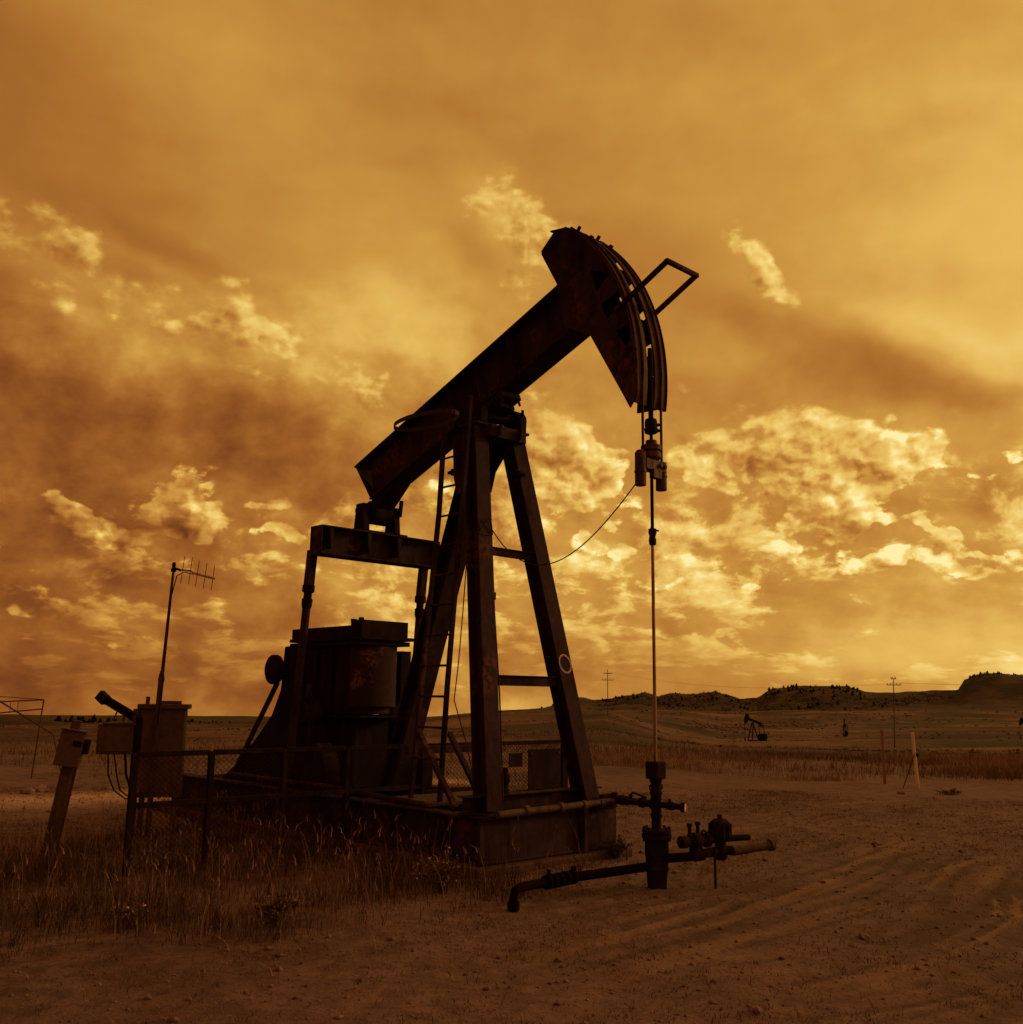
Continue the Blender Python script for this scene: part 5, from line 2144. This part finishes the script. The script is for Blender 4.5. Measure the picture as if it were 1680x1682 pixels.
C = C + rg.normal(0, .5, (m * q, 3)) * S * np.array([1, 1, .35]) + np.array([0, 0, .35]) * S
vs = (C[:, None, :] + rg.normal(0, .42, (m * q, 4, 3)) * S[:, None, :] * np.array([1, 1, .7])).reshape(-1, 3)
fs = np.arange(len(vs)).reshape(-1, 4)
o = soup('distant_brush', vs, fs, M_JUNIPER, 'stuff')
tag(o, 'low dark brush dotted over the far slopes', 'brush')

# pale stony outcrops on the hillside
n = 420
a = np.concatenate([rg.normal(14.2, 1.3, n // 2), rg.normal(12.0, .9, n // 4), rg.normal(17, 3.5, n // 4)])
r = np.concatenate([rg.normal(640, 35, n // 2), rg.normal(520, 25, n // 4), rg.normal(760, 60, n // 4)])
x, y = r * np.sin(np.radians(a)), r * np.cos(np.radians(a))


def stones(x, y, size, rg, flat=.6):
    m = len(x)
    oc = np.array([(1, 0, 0), (0, 1, 0), (-1, 0, 0), (0, -1, 0), (0, 0, 1), (0, 0, -1)], float)
    f = np.array([(0, 1, 4), (1, 2, 4), (2, 3, 4), (3, 0, 4), (1, 0, 5), (2, 1, 5), (3, 2, 5), (0, 3, 5)])
    vs = oc[None] * (1 + rg.uniform(-.35, .35, (m, 6, 3))) + rg.uniform(-.2, .2, (m, 6, 3))
    vs = vs * size[:, None, None] * np.array([1, 1, flat])
    yaw = rg.uniform(0, 6.28, m)
    c, s = np.cos(yaw)[:, None], np.sin(yaw)[:, None]
    vx, vy = vs[..., 0] * c - vs[..., 1] * s, vs[..., 0] * s + vs[..., 1] * c
    vs = np.stack([vx + x[:, None], vy + y[:, None], vs[..., 2] + height(x, y)[:, None] + size[:, None] * .15], -1)
    return vs.reshape(-1, 3), (np.arange(m)[:, None, None] * 6 + f[None]).reshape(-1, 3)


vs, fs = stones(x, y, rg.uniform(.35, 1.5, len(x)), rg, .45)
o = soup('hillside_stones', vs, fs, M_ROCK, 'stuff')
tag(o, 'pale stony patches on the far hillside', 'rocks')
# gravel and clods close by
n = 9000
r = np.sqrt(rg.uniform(2.8 ** 2, 19 ** 2, n))
a = np.radians(rg.uniform(-35, 35, n))
x, y = r * np.sin(a), r * np.cos(a)
keep = ~on_pad(x, y) & ~in_poly(x, y, TALL_ZONE)
x, y = x[keep], y[keep]
vs, fs = stones(x, y, rg.gamma(2.2, .0042, len(x)) + .002, rg)
o = soup('gravel', vs, fs, M_ROCK, 'stuff')
tag(o, 'gravel and clods strewn over the graded dirt', 'gravel')


# single stones and weeds worth their own name
def one_stone(x, y, s, label):
    rg_ = np.random.default_rng(int(x * 100 + y * 1000) & 0xffff)
    bm = N()
    bmesh.ops.create_icosphere(bm, subdivisions=2, radius=1)
    for v in bm.verts:
        n3 = float(vnoise(np.array([v.co.x * 1.7 + x * 9]), np.array([v.co.y * 1.7 + v.co.z * 1.3 + y]))[0])
        v.co *= 1 + n3 * .7
        v.co.x *= s
        v.co.y *= s * .8
        v.co.z *= s * .5
    o = obj('stone', bm, M_ROCK)
    o.location = (x, y, gz(x, y) + s * .12)
    o.rotation_euler = (0, 0, float(rg_.uniform(0, 6)))
    tag(o, label, 'stone')


for x_, y_, s_, lb in STONES:
    one_stone(x_, y_, s_, lb)


def weed(x, y, h, spread, n, mat, label, bloom=0, name='weed_bush'):
    t = thing(name, label, 'weed', (x, y, gz(x, y)), 0)
    rg_ = np.random.default_rng(int(abs(x) * 1000 + y * 77))
    bm = N()
    vs, fs = [], []
    bl = []
    for i in range(n):
        a = rg_.uniform(0, 6.28)
        e = rg_.uniform(.15, 1)
        tip = V(math.cos(a) * spread * e, math.sin(a) * spread * e, h * (1.15 - .6 * e) * rg_.uniform(.6, 1.1))
        mid = tip * .5 + V(0, 0, h * .12)
        tube(bm, [V(0, 0, -.01), mid, tip], [.004, .003, .0015], 4, False)
        for k in range(9):
            q = rg_.uniform(.3, 1.0)
            c = mid.lerp(tip, (q - .5) * 2) if q > .5 else mid * (q * 2)
            c = np.array(c) + rg_.normal(0, .012, 3)
            i0 = len(vs)
            for _ in range(4):
                vs.append(c + rg_.normal(0, .011, 3))
            fs.append((i0, i0 + 1, i0 + 2, i0 + 3))
        if rg_.uniform() < bloom:
            for _ in range(3):
                bl.append(np.array(tip) + rg_.normal(0, .012, 3))
    obj('stem', bm, mat, t)
    soup('foliage', vs, fs, mat, None, t)
    if bl:
        v_, f_ = [], []
        for c in bl:
            i0 = len(v_)
            for _ in range(4):
                v_.append(c + rg_.normal(0, .006, 3))
            f_.append((i0, i0 + 1, i0 + 2, i0 + 3))
        soup('blossom', v_, f_, M_BLOOM, None, t)


for args in WEEDS:
    weed(*args[:5], M_LEAF if args[5] else M_TALL, args[6], args[7])
